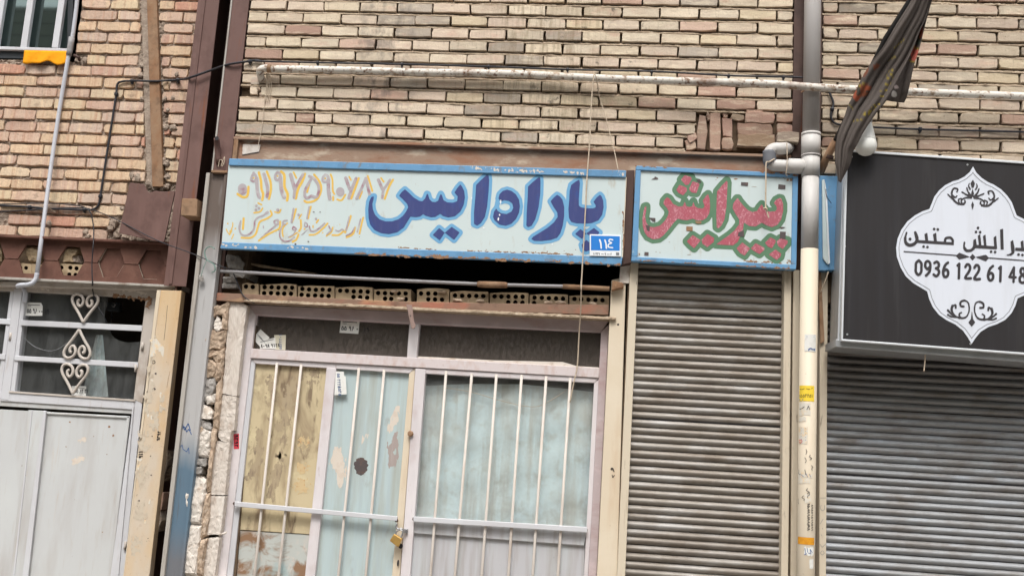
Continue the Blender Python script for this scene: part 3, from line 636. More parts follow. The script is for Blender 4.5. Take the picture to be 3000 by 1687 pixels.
# ------------------------------------------------------------------ steel columns either side of the dark joint
YC1 = .10
c1 = thing('steel_column','brown primed steel column left of the dark joint, with gusset plate','column')
def x_at(k,x,y,d): return Z(k,x,y,d).x
xa, xb = -2.553, -2.418
MB().box(xa, xb, YC1, YC1+.012, 2.43, 4.9).build('flange','primer',c1,bevel=.002)
MB().box(xa+.03, xa+.05, YC1-.006, YC1+.001, 2.44, 4.9).build('weld_rib','primer',c1,bevel=.002)
MB().box(-2.49, -2.48, YC1+.012, .40, 0, 4.9).build('web','primer_dark',c1)
MB().box(xa, xb, .39, .41, 0, 4.9).build('flange','primer_dark',c1)
gp = [Z('E',x,y,YC1+.006) for x, y in ((1305,390),(1450,405),(1478,470),(1500,492),(1560,470),(1640,480),(1760,470),(1650,985),(1560,975),(1195,895))]
MB().prism(gp, .012).build('gusset_plate','primer',c1,bevel=.002)
c2 = thing('steel_column','steel column beside the painted sign, brown above, grey and blue paint below','column')
xa2, xb2 = -2.318, -2.205
zj = Z('E',2190,285,0).z
MB().box(-2.292, -2.19, .0, .012, zj+.01, 4.9).build('upper_flange','primer',c2,bevel=.002)
MB().box(-2.302, -2.292, -.004, .02, zj+.01, 4.9).build('edge_strip','col_side',c2,bevel=.001)
MB().box(-2.30, -2.196, -.012, .02, zj-.006, zj+.010).build('weld_ledge','rust',c2,bevel=.003)
MB().box(xa2+.012, xb2-.012, .014, .026, 0, zj-.006).build('web','grey_col',c2)
MB().box(xa2-.012, xa2+.012, -.006, .05, 0, zj-.006).build('edge_strip','col_side',c2,bevel=.002)
MB().box(xb2-.016, xb2, -.004, .05, 0, zj-.006).build('edge_strip','grey_col',c2,bevel=.002)
MB().box(-2.30, -2.19, .06, .36, 0, 4.9).build('rear_web','primer_dark',c2)
g = MB()
for pts in ([(245,1440),(275,1400),(290,1375),(300,1410),(315,1445),(340,1395),(350,1378),(362,1420),(372,1450)],):
    ribbon(g,'L',pts,9,.0125)
ribbon(g,'M',[(240,30),(270,25),(295,-5),(310,10),(320,50),(340,20),(352,40),(368,75)],8,.0125)
ribbon(g,'M',[(200,230),(240,222),(270,180),(278,175),(285,215),(320,240),(340,200),(345,260)],6,.0125)
g.build('scrawl','ink_blue',c2)['kind'] = 'stuff'
TUBE('pipe_stub','primer',[('A',2180,1395,-.05),('E',2185,30,-.02),('E',2200,190,-.004)],.017,c2,sm=3)
p = Z('A',2180,1393,-.066)
MB().tube([(p.x,-.0665,p.z),(p.x,-.0655,p.z)],.0125,12).build('pipe_bore','ink',c2)
TUBE('wire_loop','rope',[('E',2195,235,-.02),('E',2210,165,-.022),('E',2235,170,-.024),('E',2245,215,-.022),('E',2225,215,-.02),('E',2260,130,-.02),('E',2250,220,-.018)],.0022,c2,n=6)
TUBE('wire_loop','wire_green',[('E',2160,1055,-.03),('E',2110,1030,-.034),('E',2060,1075,-.03),('E',2080,1160,-.028),('E',2150,1210,-.03),('E',2165,1270,-.026),('E',2130,1290,-.02)],.0032,c2,n=6)
TUBE('wire_loop','wire_green',[('E',2080,1160,-.028),('E',2050,1240,-.026),('E',2020,1330,-.02)],.002,c2,n=6)
p = Z('E',2025,1350,-.01); lump(c2,'stone_grey',(p.x,-.01,p.z),.018,R4,name='knot')
sp = MB().prism([Z('E',x,y,-.03) for x,y in ((1828,545),(1985,552),(1978,728),(1815,718))], .13).build('spacer_block','rust',None,bevel=.004)
tag(sp,'small rusty square steel block bridging the dark joint between the columns','steel block')
# blocking bricks deep in the lower joint
jb = thing('joint_filler','rubble bricks wedged low in the dark joint between columns','rubble')
for (k,x0,y0,x1,y1,c) in (('K',1505,640,1590,815,col(176,146,130)),('K',1485,815,1570,1015,col(150,138,130)),('K',1570,220,1640,520,col(96,86,78))):
    px_brick(jb,k,x0,y0,x1,y1,.14,.1,c,chip=.01)
MB().box(-2.44,-2.28,.41,.43,0,4.9).build('back_plate','mortar_dark',jb)

_tx = bpy.data.textures.new('crumble','CLOUDS'); _tx.noise_scale = .022; _tx.noise_depth = 3
def roughen(o, lv=3, amt=.016):
    sb = o.modifiers.new('sub','SUBSURF'); sb.subdivision_type = 'SIMPLE'; sb.levels = lv; sb.render_levels = lv
    dm = o.modifiers.new('crumble','DISPLACE'); dm.texture = _tx; dm.strength = amt; dm.mid_level = .5; dm.texture_coords = 'GLOBAL'
    return o
# ------------------------------------------------------------------ castellated beam over the left door
YB = .19
cb = thing('castellated_beam','brown castellated steel beam with hexagonal openings over the white door','beam')
zt, zb_ = 2.700, 2.440
MB().box(-4.35, -2.558, YB-.045, YB+.05, zt-.014, zt).build('top_flange','castellated',cb,bevel=.002)
MB().box(-4.35, -2.50, YB-.05, YB+.05, zb_-.012, zb_+.002).build('bottom_flange','col_side',cb,bevel=.002)
hexes = []
pitch_e = 403
def EX(x, y): return Z('E', x, y, YB)
cxs = [Z('E',310-pitch_e*1,1180,YB).x, Z('E',310,1180,YB).x, Z('E',718,1190,YB).x, Z('E',1118,1210,YB).x, Z('E',1522,1225,YB).x]
dxm = (cxs[4]-cxs[1])/3
cxs = [cxs[1]+dxm*(i-3) for i in range(-1,7)]
zm = (zt+zb_)/2-.004; hw = dxm*.33; hn = dxm*.17; hh = .088
up_ = MB(); lo_ = MB()
for i, cx in enumerate(cxs):
    nxt = cx+dxm
    a = min(nxt-hw, -2.56)
    if cx > -2.6: continue
    rt = min(nxt, -2.56)
    # tooth between two openings, upper and lower halves (welded at mid height)
    def clipx(x): return min(x, -2.56)
    up_.prism([(clipx(cx),YB,zt-.014),(clipx(cx),YB,zm+hh),(clipx(cx+hn),YB,zm+hh),(clipx(cx+hw),YB,zm+.003),(clipx(nxt-hw),YB,zm+.003),(clipx(nxt-hn),YB,zm+hh),(clipx(nxt),YB,zm+hh),(clipx(nxt),YB,zt-.014)], .012)
    lo_.prism([(clipx(cx),YB+.002,zb_+.002),(clipx(nxt),YB+.002,zb_+.002),(clipx(nxt),YB+.002,zm-hh),(clipx(nxt-hn),YB+.002,zm-hh),(clipx(nxt-hw),YB+.002,zm-.002),(clipx(cx+hw),YB+.002,zm-.002),(clipx(cx+hn),YB+.002,zm-hh),(clipx(cx),YB+.002,zm-hh)], .012)
    if cx+hw < -2.56:
        MB().tube([(cx+hw,YB+.002,zm),(min(nxt-hw,-2.56),YB+.002,zm)],.0045,6).build('weld_bead','castellated',cb)
    if i >= 6:
        hx = [(cx-hw,YB+.020,zm),(cx-hn,YB+.020,zm+hh),(cx+hn,YB+.020,zm+hh),(cx+hw,YB+.020,zm),(cx+hn,YB+.020,zm-hh),(cx-hn,YB+.020,zm-hh)]
        hx = [(min(x,-2.56),y,z) for x,y,z in hx]
        pl = MB().prism(hx, .008).build('infill_plate','castellated',cb,bevel=.001)
        ptsw = [Vector(h) for h in hx]
        for a_, b_ in ((3,4),(5,0),(0,1)) if i == 6 else ((5,0),(4,5)):
            roughen(MB().tube([ptsw[a_]-Vector((0,.012,0)),ptsw[b_]-Vector((0,.012,0))],.0028,5).build('plaster_crack','mortar_grey',pl),2,.006)
up_.build('upper_web','castellated',cb,bevel=.001); lo_.build('lower_web','castellated',cb,bevel=.001)
def hollow_brick(parent, k, outline, holes, r, d, depth=.16, cell=6.0, name='hollow_brick'):
    """clay block: front face pierced by round bores, solid body behind"""
    xs, ys, D = sdf_grid([outline], [], cell, 8)
    GX, GY = np.meshgrid(xs, ys)
    for hx, hy in holes: D = np.maximum(D, r-np.hypot(GX-hx, GY-hy))
    o = field_mesh(name, 'hollow', xs, ys, D, 0.0, k, d, parent)
    w = [Z(k,x,y,d) for x, y in outline]; mb = MB(); n = len(w)
    b = len(mb.v); mb.v += [tuple(p) for p in w]+[(p.x,p.y+depth,p.z) for p in w]
    for i in range(n): j = (i+1) % n; mb.f.append((i,j,n+j,n+i))
    mb.f.append(tuple(range(n,2*n))); mb.build('side', 'hollow', o)
    if holes:
        bo = MB(); s = REG[k][2]*r/FPX*(d-EYE[1]+.15)
        for hx, hy in holes:
            p = Z(k,hx,hy,d); bo.tube([(p.x,d+.0005,p.z),(p.x,d+.05,p.z)], s*1.02, 12, caps=False)
            b = len(bo.v); bo.f.append(tuple(range(b-12,b)))
        bo.build('bore','hollow_in',o)['kind'] = 'stuff'
    return o
# blocks and rubble seen through the openings
hb = thing('hollow_brick_fill','hollow clay blocks and broken rubble showing through the beam openings','brick')
hollow_brick(hb,'E',[(175,1195),(318,1205),(318,1312),(170,1300)],[(205,1245),(262,1245)],20,YB+.03)
hollow_brick(hb,'E',[(318,1205),(430,1210),(430,1318),(318,1312)],[],20,YB+.034)
hollow_brick(hb,'E',[(590,1200),(845,1212),(845,1345),(590,1330)],[(618,1243),(708,1243),(770,1250),(697,1312),(760,1316)],21,YB+.03)
def rock(parent, k, pts, d, depth, m, color=None, name='rubble'):
    w = [Z(k,x,y,d) for x, y in pts]; c = sum(w, Vector())/len(w); mb = MB(); n = len(w)
    f1 = [c+(p-c)*.86+Vector((R4.gauss(0,.003),-.006+R4.gauss(0,.006),R4.gauss(0,.003))) for p in w]
    mb.v = [tuple(p+Vector((0,depth,0))) for p in w]+[tuple(p+Vector((0,.012,0))) for p in w]+[tuple(p) for p in f1]+[tuple(c+Vector((R4.gauss(0,.01),-.012,R4.gauss(0,.01))))]
    for r_ in range(2):
        for i in range(n): j = (i+1) % n; mb.f.append((r_*n+i, r_*n+j, (r_+1)*n+j, (r_+1)*n+i))
    for i in range(n): mb.f.append((2*n+i, 2*n+(i+1) % n, 3*n))
    return roughen(mb.build(name, m, parent, color=color))
rock(hb,'E',[(255,1040),(330,1035),(425,1050),(430,1120),(410,1190),(300,1185),(262,1150)],YB+.035,.1,'hollow')
rock(hb,'E',[(650,1070),(720,1045),(790,1060),(780,1110),(735,1140),(745,1185),(620,1190)],YB+.03,.1,'hollow')
rock(hb,'E',[(735,1145),(790,1110),(830,1190),(760,1190)],YB+.036,.08,'mortar_grey')
rock(hb,'E',[(-40,1050),(20,1045),(30,1130),(10,1180),(-60,1180)],YB+.035,.1,'hollow')
MB().box(-4.3,-2.56,YB+.14,YB+.2,2.40,2.72).build('backing','mortar_dark',hb)

# ================================================================== LEFT SHOP DOOR
YD = .24
ld = thing('metal_door','white metal double door with barred transom and heart scrollwork, far left','door')
def dq(name, m, pts, d0=YD, d1=YD+.05, parent=None, bevel=.003, ground=False): return Q(name, m, pts, d0, d1, parent if parent is not None else ld, bevel, ground)
dq('head_ledge','white_dirty',[('J',-700,0),('J',1755,48),('J',1750,100),('J',-700,40)],YD-.06,YD+.06)
dq('head_rail','white_dirty',[('J',-700,40),('J',1515,100),('J',1510,165),('J',1405,172),('J',250,112),('J',-700,75)],YD-.012,YD+.05)
dq('stile','white_dirty',[('J',1405,172),('J',1512,160),('J',1372,1190),('J',1287,1150)],YD-.010,YD+.05)
dq('stile','white_old',[('J',1289,1150),('J',1372,1190),('K',1200,1449),('K',1070,1449)],YD-.008,YD+.05,ground=True)
dq('edge_bead','white_old',[('K',1285,-200),('K',1300,-200),('K',1150,1449),('K',1135,1449)],YD-.016,YD-.006,ground=True,bevel=.001)
dq('meeting_stile','white_old',[('J',135,85),('J',215,90),('J',85,1160),('J',5,1150)],YD-.014,YD+.05)
dq('stile','white_old',[('J',215,95),('J',252,112),('J',140,1080),('J',90,1078)],YD-.008,YD+.05)
dq('glazing_bar','white_old',[('J',198,385),('J',1372,438),('J',1366,494),('J',195,438)],YD-.016,YD-.002)
dq('glazing_bar','white_old',[('J',138,728),('J',1332,792),('J',1328,846),('J',135,775)],YD-.016,YD-.002)
dq('bottom_rail','white_old',[('J',85,1072),('J',1300,1155),('J',1292,1250),('J',0,1165),('J',0,1080)],YD-.012,YD+.05)
dq('bead','white_dirty',[('J',85,1068),('J',1302,1152),('J',1300,1170),('J',85,1086)],YD-.018,YD-.012,bevel=.001)
dq('lock_rail','door_white',[('J',-700,1100),('J',1295,1225),('J',1290,1292),('J',-700,1172)],YD-.004,YD+.05)
# left leaf, mostly out of the picture
dq('stile','white_old',[('J',100,95),('J',135,90),('J',5,1150),('J',-30,1090)],YD-.008,YD+.05)
dq('glazing_bar','white_old',[('J',-700,330),('J',100,376),('J',98,430),('J',-700,385)],YD-.016,YD-.002)
dq('glazing_bar','white_old',[('J',-700,660),('J',52,715),('J',50,768),('J',-700,715)],YD-.016,YD-.002)
dq('pane',GL_DOOR,[('J',-700,60),('J',120,95),('J',20,770),('J',-700,720)],YD+.016,YD+.020,bevel=0)
dq('panel','door_white',[('J',-700,715),('J',48,768),('J',0,1095),('J',-700,1060)],YD+.004,YD+.02)
# lower panels
dq('panel_stile','door_white',[('J',-700,1200),('J',-600,1200),('K',-690,1449),('K',-790,1449)],YD-.006,YD+.05,ground=True)
dq('panel','door_white',[('J',-620,1210),('J',285,1262),('K',110,1449),('K',-700,1449)],YD+.006,YD+.03,ground=True)
dq('panel_stile','door_white',[('J',272,1252),('J',446,1262),('K',270,1449),('K',95,1449)],YD-.006,YD+.05,ground=True)
dq('edge_bead','white_old',[('J',415,1258),('J',446,1262),('K',272,1449),('K',215,1449)],YD-.014,YD-.005,ground=True)
dq('edge_bead','white_old',[('J',300,1258),('J',312,1259),('K',140,1449),('K',124,1449)],YD-.010,YD-.005,ground=True,bevel=.001)
dq('panel','door_white',[('J',440,1275),('J',1250,1318),('K',1062,1449),('K',265,1449)],YD+.008,YD+.03,ground=True)
dq('panel_bead','door_white',[('J',1222,1310),('J',1252,1312),('K',1075,1449),('K',1040,1449)],YD-.002,YD+.01,ground=True,bevel=.004)
dq('panel_bead','door_white',[('J',445,1270),('J',1250,1312),('J',1248,1335),('J',442,1292)],YD-.002,YD+.01,bevel=.004)
for k,x,y in (('J',1375,640),('J',100,545),('J',1310,850),('K',1218,1150)):
    p = Z(k,x,y,YD-.014); MB().tube([(p.x,YD-.014,p.z-.022),(p.x,YD-.014,p.z+.022)],.008,8).build('hinge','white_dirty',ld,smooth=True)
# cracked glass with the broken-out corner
gpts = [(215,100),(1045,150),(1030,230),(1012,300),(1006,380),(1025,440),(1060,500),(1100,555),(1150,585),(1220,602),(1290,600),(1350,596),(1290,1155),(120,1085)]
dq('pane',GL_DOOR,[('J',x,y) for x,y in gpts],YD+.016,YD+.020,bevel=0)
TUBE('crack','white_old',[('J',235,560,YD+.014),('J',330,640,YD+.014),('J',460,682,YD+.014),('J',560,665,YD+.014),('J',640,610,YD+.014)],.0007,ld,n=5)
# heart scrolls
def scroll(pts): return TUBE('scroll','white_dirty',[('J',x,y,YD-.022) for x,y in pts],.0088,ld,n=8,sm=4)
def heart(cx, cy0, cy1, w, flip=False):
    """cy0: curled end, cy1: point"""
    h = cy1-cy0
    for sgn in (-1,1):
        base = [(0,1.0),(.25,.80),(.55,.58),(.85,.38),(1.0,.20),(.95,.06),(.75,-.01),(.48,.0),(.24,.08),(.13,.22),(.2,.36),(.38,.42),(.55,.34),(.55,.22),(.42,.19)]
        tilt = -.10
        pts = []
        for bx, by in base:
            x = cx+sgn*bx*w/2+tilt*(by-.5)*h*.9; y = cy0+by*h+.05*sgn*bx*w/2
            pts.append((x, y))
        scroll(pts)
heart(815,145,408,248); heart(752,752,478,252); heart(715,818,1095,252)
def sticker(parent, k, quad, d, m='paper'):
    return MB().prism([Z(k,x,y,d) for x,y in quad], .0006).build('sticker', m, parent)
s_ = sticker(ld,'J',[(255,216),(395,220),(412,250),(408,345),(243,345)],YD+.0145)
t = MB(); digits(t,'J','55 96 00 19',262,272,50,30,YD+.0138,.04,7); ribbon(t,'J',[(268,240),(385,243)],6,YD+.0138); ribbon(t,'J',[(270,254),(300,255)],4,YD+.0138); t.build('print','ink',s_)['kind'] = 'stuff'
s_ = sticker(ld,'J',[(692,1020),(832,1024),(826,1117),(690,1108)],YD+.0145)
t = MB(); digits(t,'J','55 62 36',720,1050,40,26,YD+.0138,.03,6); ribbon(t,'J',[(715,1038),(815,1042)],4,YD+.0138); t.build('print','ink',s_)['kind'] = 'stuff'
for k,x,y,w in (('J',675,1368,22),('J',1055,1412,26),('J',95,1375,22),('K',1100,80,24),('K',60,222,20),('K',215,376,12),('K',250,472,9),('K',640,190,14),('K',1040,265,12),('K',995,1020,10),('K',910,92,10),('K',50,130,10)):
    splat(ld,k,[([(x,y)],w)],YD+.0074 if 440 < x or x < 100 else YD-.0068,'rust_dot','rust_spot',amp=7,fx=.15,fy=.15,cell=2.5)
splat(ld,'K',[([(720,340),(790,310)],60)],YD+.0074,'scrape','glue_mark',amp=22,fx=.06,fy=.06,cell=4)
splat(ld,'K',[([(760,130),(820,120)],40)],YD+.0074,'scrape','glue_mark',amp=18,fx=.06,fy=.06,cell=4)
splat(ld,'J',[([(1100,150),(1420,190)],30),([(1440,180),(1425,260)],40)],YD-.0128,'rust_dot','rust_stain',amp=24,fx=.05,fy=.05,cell=4)
splat(ld,'J',[([(740,60),(800,75)],30),([(300,75),(480,95)],22),([(1180,90),(1400,130)],26)],YD-.0128,'plaster','flaked_paint',amp=22,fx=.05,fy=.07,cell=4)
# torn curtain and wall socket inside
ctn = MB(); rows_ = []
for j in range(12):
    for i in range(9):
        x = 960+(i-4)*(8+j*2.2)+(-4*j); y = 530+j*54
        ctn.v.append(tuple(Z('J',x,y,.32+.012*math.sin(i*1.9+j*.3))))
for j in range(11):
    for i in range(8): a = j*9+i; ctn.f.append((a,a+1,a+10,a+9))
tag(ctn.build('curtain','curtain',None,smooth=True),'torn pale curtain strip behind the broken door glass','curtain')
so = thing('wall_socket','dark junction box with hook seen through the broken pane','socket')
Q('box','dark_metal',[('J',1030,212),('J',1155,216),('J',1148,300),('J',1025,296)],.42,.46,so)
TUBE('hook','conduit',[('J',1080,245,.41),('J',1095,260,.40),('J',1110,240,.40),('J',1100,222,.41)],.004,so,n=6)
TUBE('wire','cable',[('J',1072,310,.42),('J',1080,360,.43),('J',1060,420,.44)],.003,so,n=6)

# tan cladding strip right of the left door
tp = thing('door_post','tan painted door post with torn paper scraps beside the dark joint','post')
Q('face','post_tan',[('J',1552,98),('J',1752,104),('K',1450,1449),('K',1200,1449)],YC1-.006,YC1+.05,tp,.003,True)
Q('edge','cream',[('J',1512,98),('J',1552,98),('K',1205,1449),('K',1196,1449)],YC1+.01,YC1+.06,tp,.002,True)
TUBE('crack','ink',[('J',1615,245,YC1-.006),('J',1600,420,YC1-.006),('J',1582,580,YC1-.006)],.0012,tp,n=4)
TUBE('crack','rust',[('J',1640,880,YC1-.006),('J',1622,960,YC1-.006),('J',1610,1040,YC1-.006)],.0010,tp,n=4)
for pts in ([(1470,570),(1510,565),(1540,610),(1585,650),(1575,745),(1560,730),(1545,680),(1505,670),(1510,720),(1450,745),(1455,650),(1480,620)],
            [(1455,955),(1478,960),(1475,1020),(1458,1030)],[(1410,1190),(1430,1195),(1425,1240),(1440,1310),(1425,1325),(1408,1270)],[(1545,1080),(1560,1085),(1550,1140),(1538,1120)],[(1450,1300),(1490,1310),(1480,1345),(1455,1345)],[(1540,1200),(1556,1205),(1548,1260),(1536,1250)]):
    MB().prism([Z('J',x,y,YC1-.0068) for x,y in pts], .0006).build('paper_scrap','paper_old',tp)
for pts in ([(1325,300),(1385,310),(1370,335),(1330,330)],[(1335,365),(1360,370),(1350,420),(1335,410)],[(1400,900),(1420,905),(1418,940),(1398,935)],[(1450,700),(1465,705),(1455,750),(1440,745)]):
    MB().prism([Z('K',x,y,YC1-.0068) for x,y in pts], .0006).build('paper_scrap','paper_old',tp)
splat(tp,'J',[([(1480,600),(1540,660)],70)],YC1-.0072,'paper_old','paper_scrap',amp=40,fx=.08,fy=.08,cell=3)
for k,x,y,w in (('J',1470,800,40),('J',1470,1000,60),('J',1430,1180,70),('J',1500,1350,90),('K',1400,150,90),('K',1380,480,100),('K',1360,820,90),('K',1330,1150,90),('J',1560,1200,50)):
    splat(tp,k,[([(x,y-60),(x-12,y+60)],w)],YC1-.0070,'peel','peeled_paint',amp=52,fx=.05,fy=.025,cell=4)
for k,x,y,w in (('J',1500,900,16),('J',1490,1050,20),('K',1480,90,14),('K',1470,465,14),('K',1330,660,14),('K',1350,715,16),('K',1460,280,12),('K',1440,1080,10)):
    splat(tp,k,[([(x,y)],w)],YC1-.0074,'tape','grime_spot',amp=9,fx=.12,fy=.12,cell=2.5)
t = MB(); digits(t,'K','911',1348,300,40,34,YC1-.0076,-math.pi/2,10); digits(t,'K','9392',1520,130,30,34,YC1-.0076,-math.pi/2+.15,8); ribbon(t,'J',[(1470,780),(1490,775),(1498,795),(1480,808),(1468,792)],5,YC1-.0076); t.build('scrawl','ink',tp)['kind'] = 'stuff'

# ------------------------------------------------------------------ barred window, upper left
wd = thing('window','white-barred window with mirror-tinted glass at the upper left','window')
YW = YL+.05
Q('pane','reflect',[('A',-1200,-900),('A',790,-900),('A',690,520),('A',-1200,470)],YW,YW+.006,wd,0)
Q('sill','dark_metal',[('A',-1200,480),('A',690,525),('A',650,600),('A',-1200,570)],YL+.012,YL+.08,wd,.003)
Q('frame','white_old',[('A',-1200,430),('A',700,490),('A',695,520),('A',-1200,465)],YL-.012,YL+.03,wd,.003)
Q('frame','dark_metal',[('A',700,-900),('A',760,-900),('A',720,490),('A',672,490)],YL+.02,YL+.06,wd,.002)
for x0, x1 in ((35,-140),(325,120),(640,420),(-250,-420),(-540,-700)):
    # upright bars, each a flat box section
    p0, p1 = Z('A',x0+(x0-x1)*2.2*.15,-420,YL-.01), Z('A',x0-(x0-(x0-105)),490,YL-.01)
    xm = (Z('A',x0-20,0,YL-.01).x+Z('A',x0-92,480,YL-.01).x)/2
    MB().box(xm-.021,xm+.021,YL-.01,YL+.02,Z('A',x0-90,488,YL).z,4.9).build('bar','white_old',wd,bevel=.003)
oc = MB(); nx_, nz_ = 18, 7
for j in range(nz_+1):
    for i in range(nx_+1):
        u = i/nx_; v = j/nz_
        x = 245+u*435+(-18+6*u)*v; y = 508+u*8+v*(122+14*math.sin(u*9)+8*math.sin(u*17+1))
        d = YL-.02-.012*v-.008*math.sin(u*14+v*2)*v
        oc.v.append(tuple(Z('A',x,y,d)))
for j in range(nz_):
    for i in range(nx_): a = j*(nx_+1)+i; oc.f.append((a,a+1,a+nx_+2,a+nx_+1))
o = oc.build('orange_cloth','orange_cloth',None,smooth=True)
md = o.modifiers.new('thick','SOLIDIFY'); md.thickness = .003
tag(o,'orange cloth draped over the sill of the barred window','cloth')

# ------------------------------------------------------------------ conduits and cables on the left building
pc = thing('conduit_pipe','pale conduit slanting down from the window to the left door head','pipe')
TUBE('pipe','conduit_white',[('A',800,-300,YL-.03),('A',770,60,YL-.03),('A',725,400,YL-.03),('A',690,560,YL-.03),('A',545,1449,YL-.04),('E',370,1320,YB-.075)],.0125,pc,sm=3)
TUBE('coupling','conduit',[('A',722,380,YL-.03),('A',712,440,YL-.03),('A',700,520,YL-.03),('A',692,560,YL-.03)],.018,pc,sm=0)
TUBE('elbow','conduit_white',[('E',372,1300,YB-.075),('E',362,1350,YB-.075),('E',330,1395,YB-.08),('E',270,1415,YB-.085),('E',205,1418,YB-.08),('E',180,1430,YB-.06),('J',215,60,YD-.02),('J',245,130,YD-.012),('J',240,220,YD-.01)],.0135,pc,sm=4)
TUBE('tie_wire','rope',[('E',430,640,YL-.06),('E',470,655,YL-.066),('E',500,650,YL-.05),('E',560,690,YL-.02)],.002,pc,n=6)
TUBE('tie_wire','rope',[('E',470,660,YL-.066),('E',460,720,YL-.06),('E',450,800,YL-.05)],.002,pc,n=6)
TUBE('bracket','primer_dark',[('A',745,560,YL-.02),('A',790,580,YL-.02),('A',800,610,YL+.005)],.009,pc,n=8)

def clip(parent, k, x, y, d, r=.011, L=.018, ang=0.0):
    p = Z(k,x,y,d)
    a = Vector((math.cos(ang)*L*.5,0,math.sin(ang)*L*.5))
    mb = MB().tube([p-a,p-a*.6,p+a*.6,p+a],[r*.7,r,r,r*.7],8)
    mb.box(p.x-.004,p.x+.004,p.y-.004,p.y+.02,p.z-.019,p.z-.006)
    o = mb.build('cable_clip','cable',parent,smooth=False); return o
cv = thing('black_cable','thick black cable bending down the left wall and up to the brick wall','cable')
TUBE('cable','cable',[('E',0,618,YL-.018),('E',280,632,YL-.018),('E',520,652,YL-.02),('E',850,662,YL-.018),('E',940,655,YL-.018),('E',990,615,YL-.018),('E',1010,520,YL-.018),('E',1050,260,YL-.018),('E',1090,0,YL-.018),('A',1130,1200,YL-.018),('A',1168,960,YL-.018),('A',1178,860,YL-.018),('A',1215,825,YL-.018),('A',1330,815,YL-.018),('A',1560,818,YL-.03),('A',1790,805,YL-.02),('A',1900,785,YC1-.012),('A',2120,710,YC1-.03),('A',2300,650,-.012),('A',2510,618,-.012),('A',2575,608,-.012),('B',60,622,-.010)],.0068,cv,n=8,sm=6)
for k,x,y,d,an in (('A',1330,818,YL-.018,0),('A',1790,806,YL-.02,0),('A',1170,950,YL-.018,1.5),('E',1010,525,YL-.018,1.5),('E',850,660,YL-.018,0),('E',300,635,YL-.018,0),('A',2515,620,-.012,.2)): clip(cv,k,x,y,d,.013,.022,an)
cv2 = thing('black_cable','pair of thin black cables running left along the lower pinkish wall','cable')
TUBE('cable','cable',[('E',-30,680,YL-.014),('E',260,668,YL-.02),('E',480,650,YL-.024),('E',840,640,YL-.02)],.0042,cv2,n=6)
TUBE('cable','cable',[('E',-30,606,YL-.014),('E',300,598,YL-.02),('E',600,602,YL-.02),('E',850,630,YL-.02)],.0036,cv2,n=6)
cv3 = thing('black_cable','thin black wire slanting from the left wall across to the shop lintel','cable')
TUBE('cable','cable',[('E',850,640,YL-.02),('E',960,672,YL-.03),('E',1170,760,YC1+.02),('E',1560,960,YC1-.02),('E',1960,1112,-.012),('E',2200,1220,-.02),('E',2320,1270,.0),('E',2370,1350,.02),('N',10,90,.03),('N',60,170,.015),('N',150,225,.02)],.0034,cv3,n=6)
cv4 = thing('black_cable','thin black wire hanging down in front of the left transom','cable')
TUBE('cable','cable',[('E',850,645,YL-.02),('E',910,690,YL-.03),('E',940,830,YL-.04),('E',940,980,YB-.06),('E',925,1200,YB-.055),('E',930,1400,YB-.06),('J',890,60,YD-.04),('J',905,150,YD-.03),('J',940,250,YD-.02),('J',1000,350,YD-.018),('J',1030,410,YD+.01),('J',1070,520,YD+.03)],.0034,cv4,n=6)

# ================================================================== CENTRE SHOP
# rusty I-beam over the signs
lb = thing('lintel_beam','rusty steel lintel beam with plaster remains above both painted signs','beam')
ztop_l = 3.312
MB().box(-2.19, 1.0, -.008, .11, 3.296, ztop_l).build('top_flange','lintel_web',lb,bevel=.003)
MB().box(-2.16, 1.0, .018, .03, 3.08, 3.296).build('web','lintel_web',lb)
MB().box(-2.16, 1.0, -.01, .11, 3.06, 3.08).build('bottom_flange','rust',lb,bevel=.003)
MB().box(-2.186, -2.16, -.006, .11, 3.07, 3.296).build('end_plate','rust',lb,bevel=.002)
Q('plaster_patch','plaster_strip',[('F',380,0),('F',560,5),('F',545,80),('F',460,95),('F',375,110)],.012,.018,lb,.003)
# ragged mortar line on the flange
R5 = random.Random(4)
mortar_bed(lb,'mortar',-2.15,.42,3.317,.014,-.004,.03,R5,amp=.006)

def sign_letters(sg, k, d, polys, off, m_in, m_out, cell, strokes=(), close=()):
    xs, ys, D = sdf_grid(polys, list(strokes), cell, off+6)
    Do = D.copy(); GX, GY = np.meshgrid(xs, ys)
    for (ax, ay), (bx, by), w in close:              # brush strokes of the outline colour that close a loop
        dx, dy = bx-ax, by-ay; t = np.clip(((GX-ax)*dx+(GY-ay)*dy)/(dx*dx+dy*dy), 0, 1)
        Do = np.minimum(Do, np.hypot(GX-ax-t*dx, GY-ay-t*dy)-w/2+off)
    field_mesh('letter_outline', m_out, xs, ys, Do, off, k, d-.0008, sg)
    field_mesh('lettering', m_in, xs, ys, D, 0.0, k, d-.0016, sg)

# ------------------------------------------------------------------ sign 1: blue-lettered fascia
Y1 = -.06
s1 = thing('shop_sign','long white shop sign with navy hand-painted lettering and yellow-shadowed phone number','sign')
TL, TR, BR, BL = ('F',245,145),('G',2178,265),('G',2130,1215),('F',150,1050)
Q('panel','sign_white',[('F',240,200),('G',2178,325),('G',2140,1150),('F',170,990)],Y1,Y1+.02,s1,.001)
Q('top_rail','sign_blue',[TL,TR,('G',2176,335),('F',240,213)],Y1-.012,Y1+.03,s1,.003)
Q('bottom_rail','sign_blue',[('F',172,985),('G',2142,1138),BR,BL],Y1-.003,Y1+.03,s1,.003)
Q('side_edge','cream',[('G',2176,335),('G',2184,335),('G',2146,1138),('G',2138,1138)],Y1-.002,Y1+.03,s1,.001)
Q('back_box','primer_dark',[('F',240,150),('G',2176,270),('G',2130,1212),('F',152,1046)],Y1+.031,Y1+.06,s1,0)
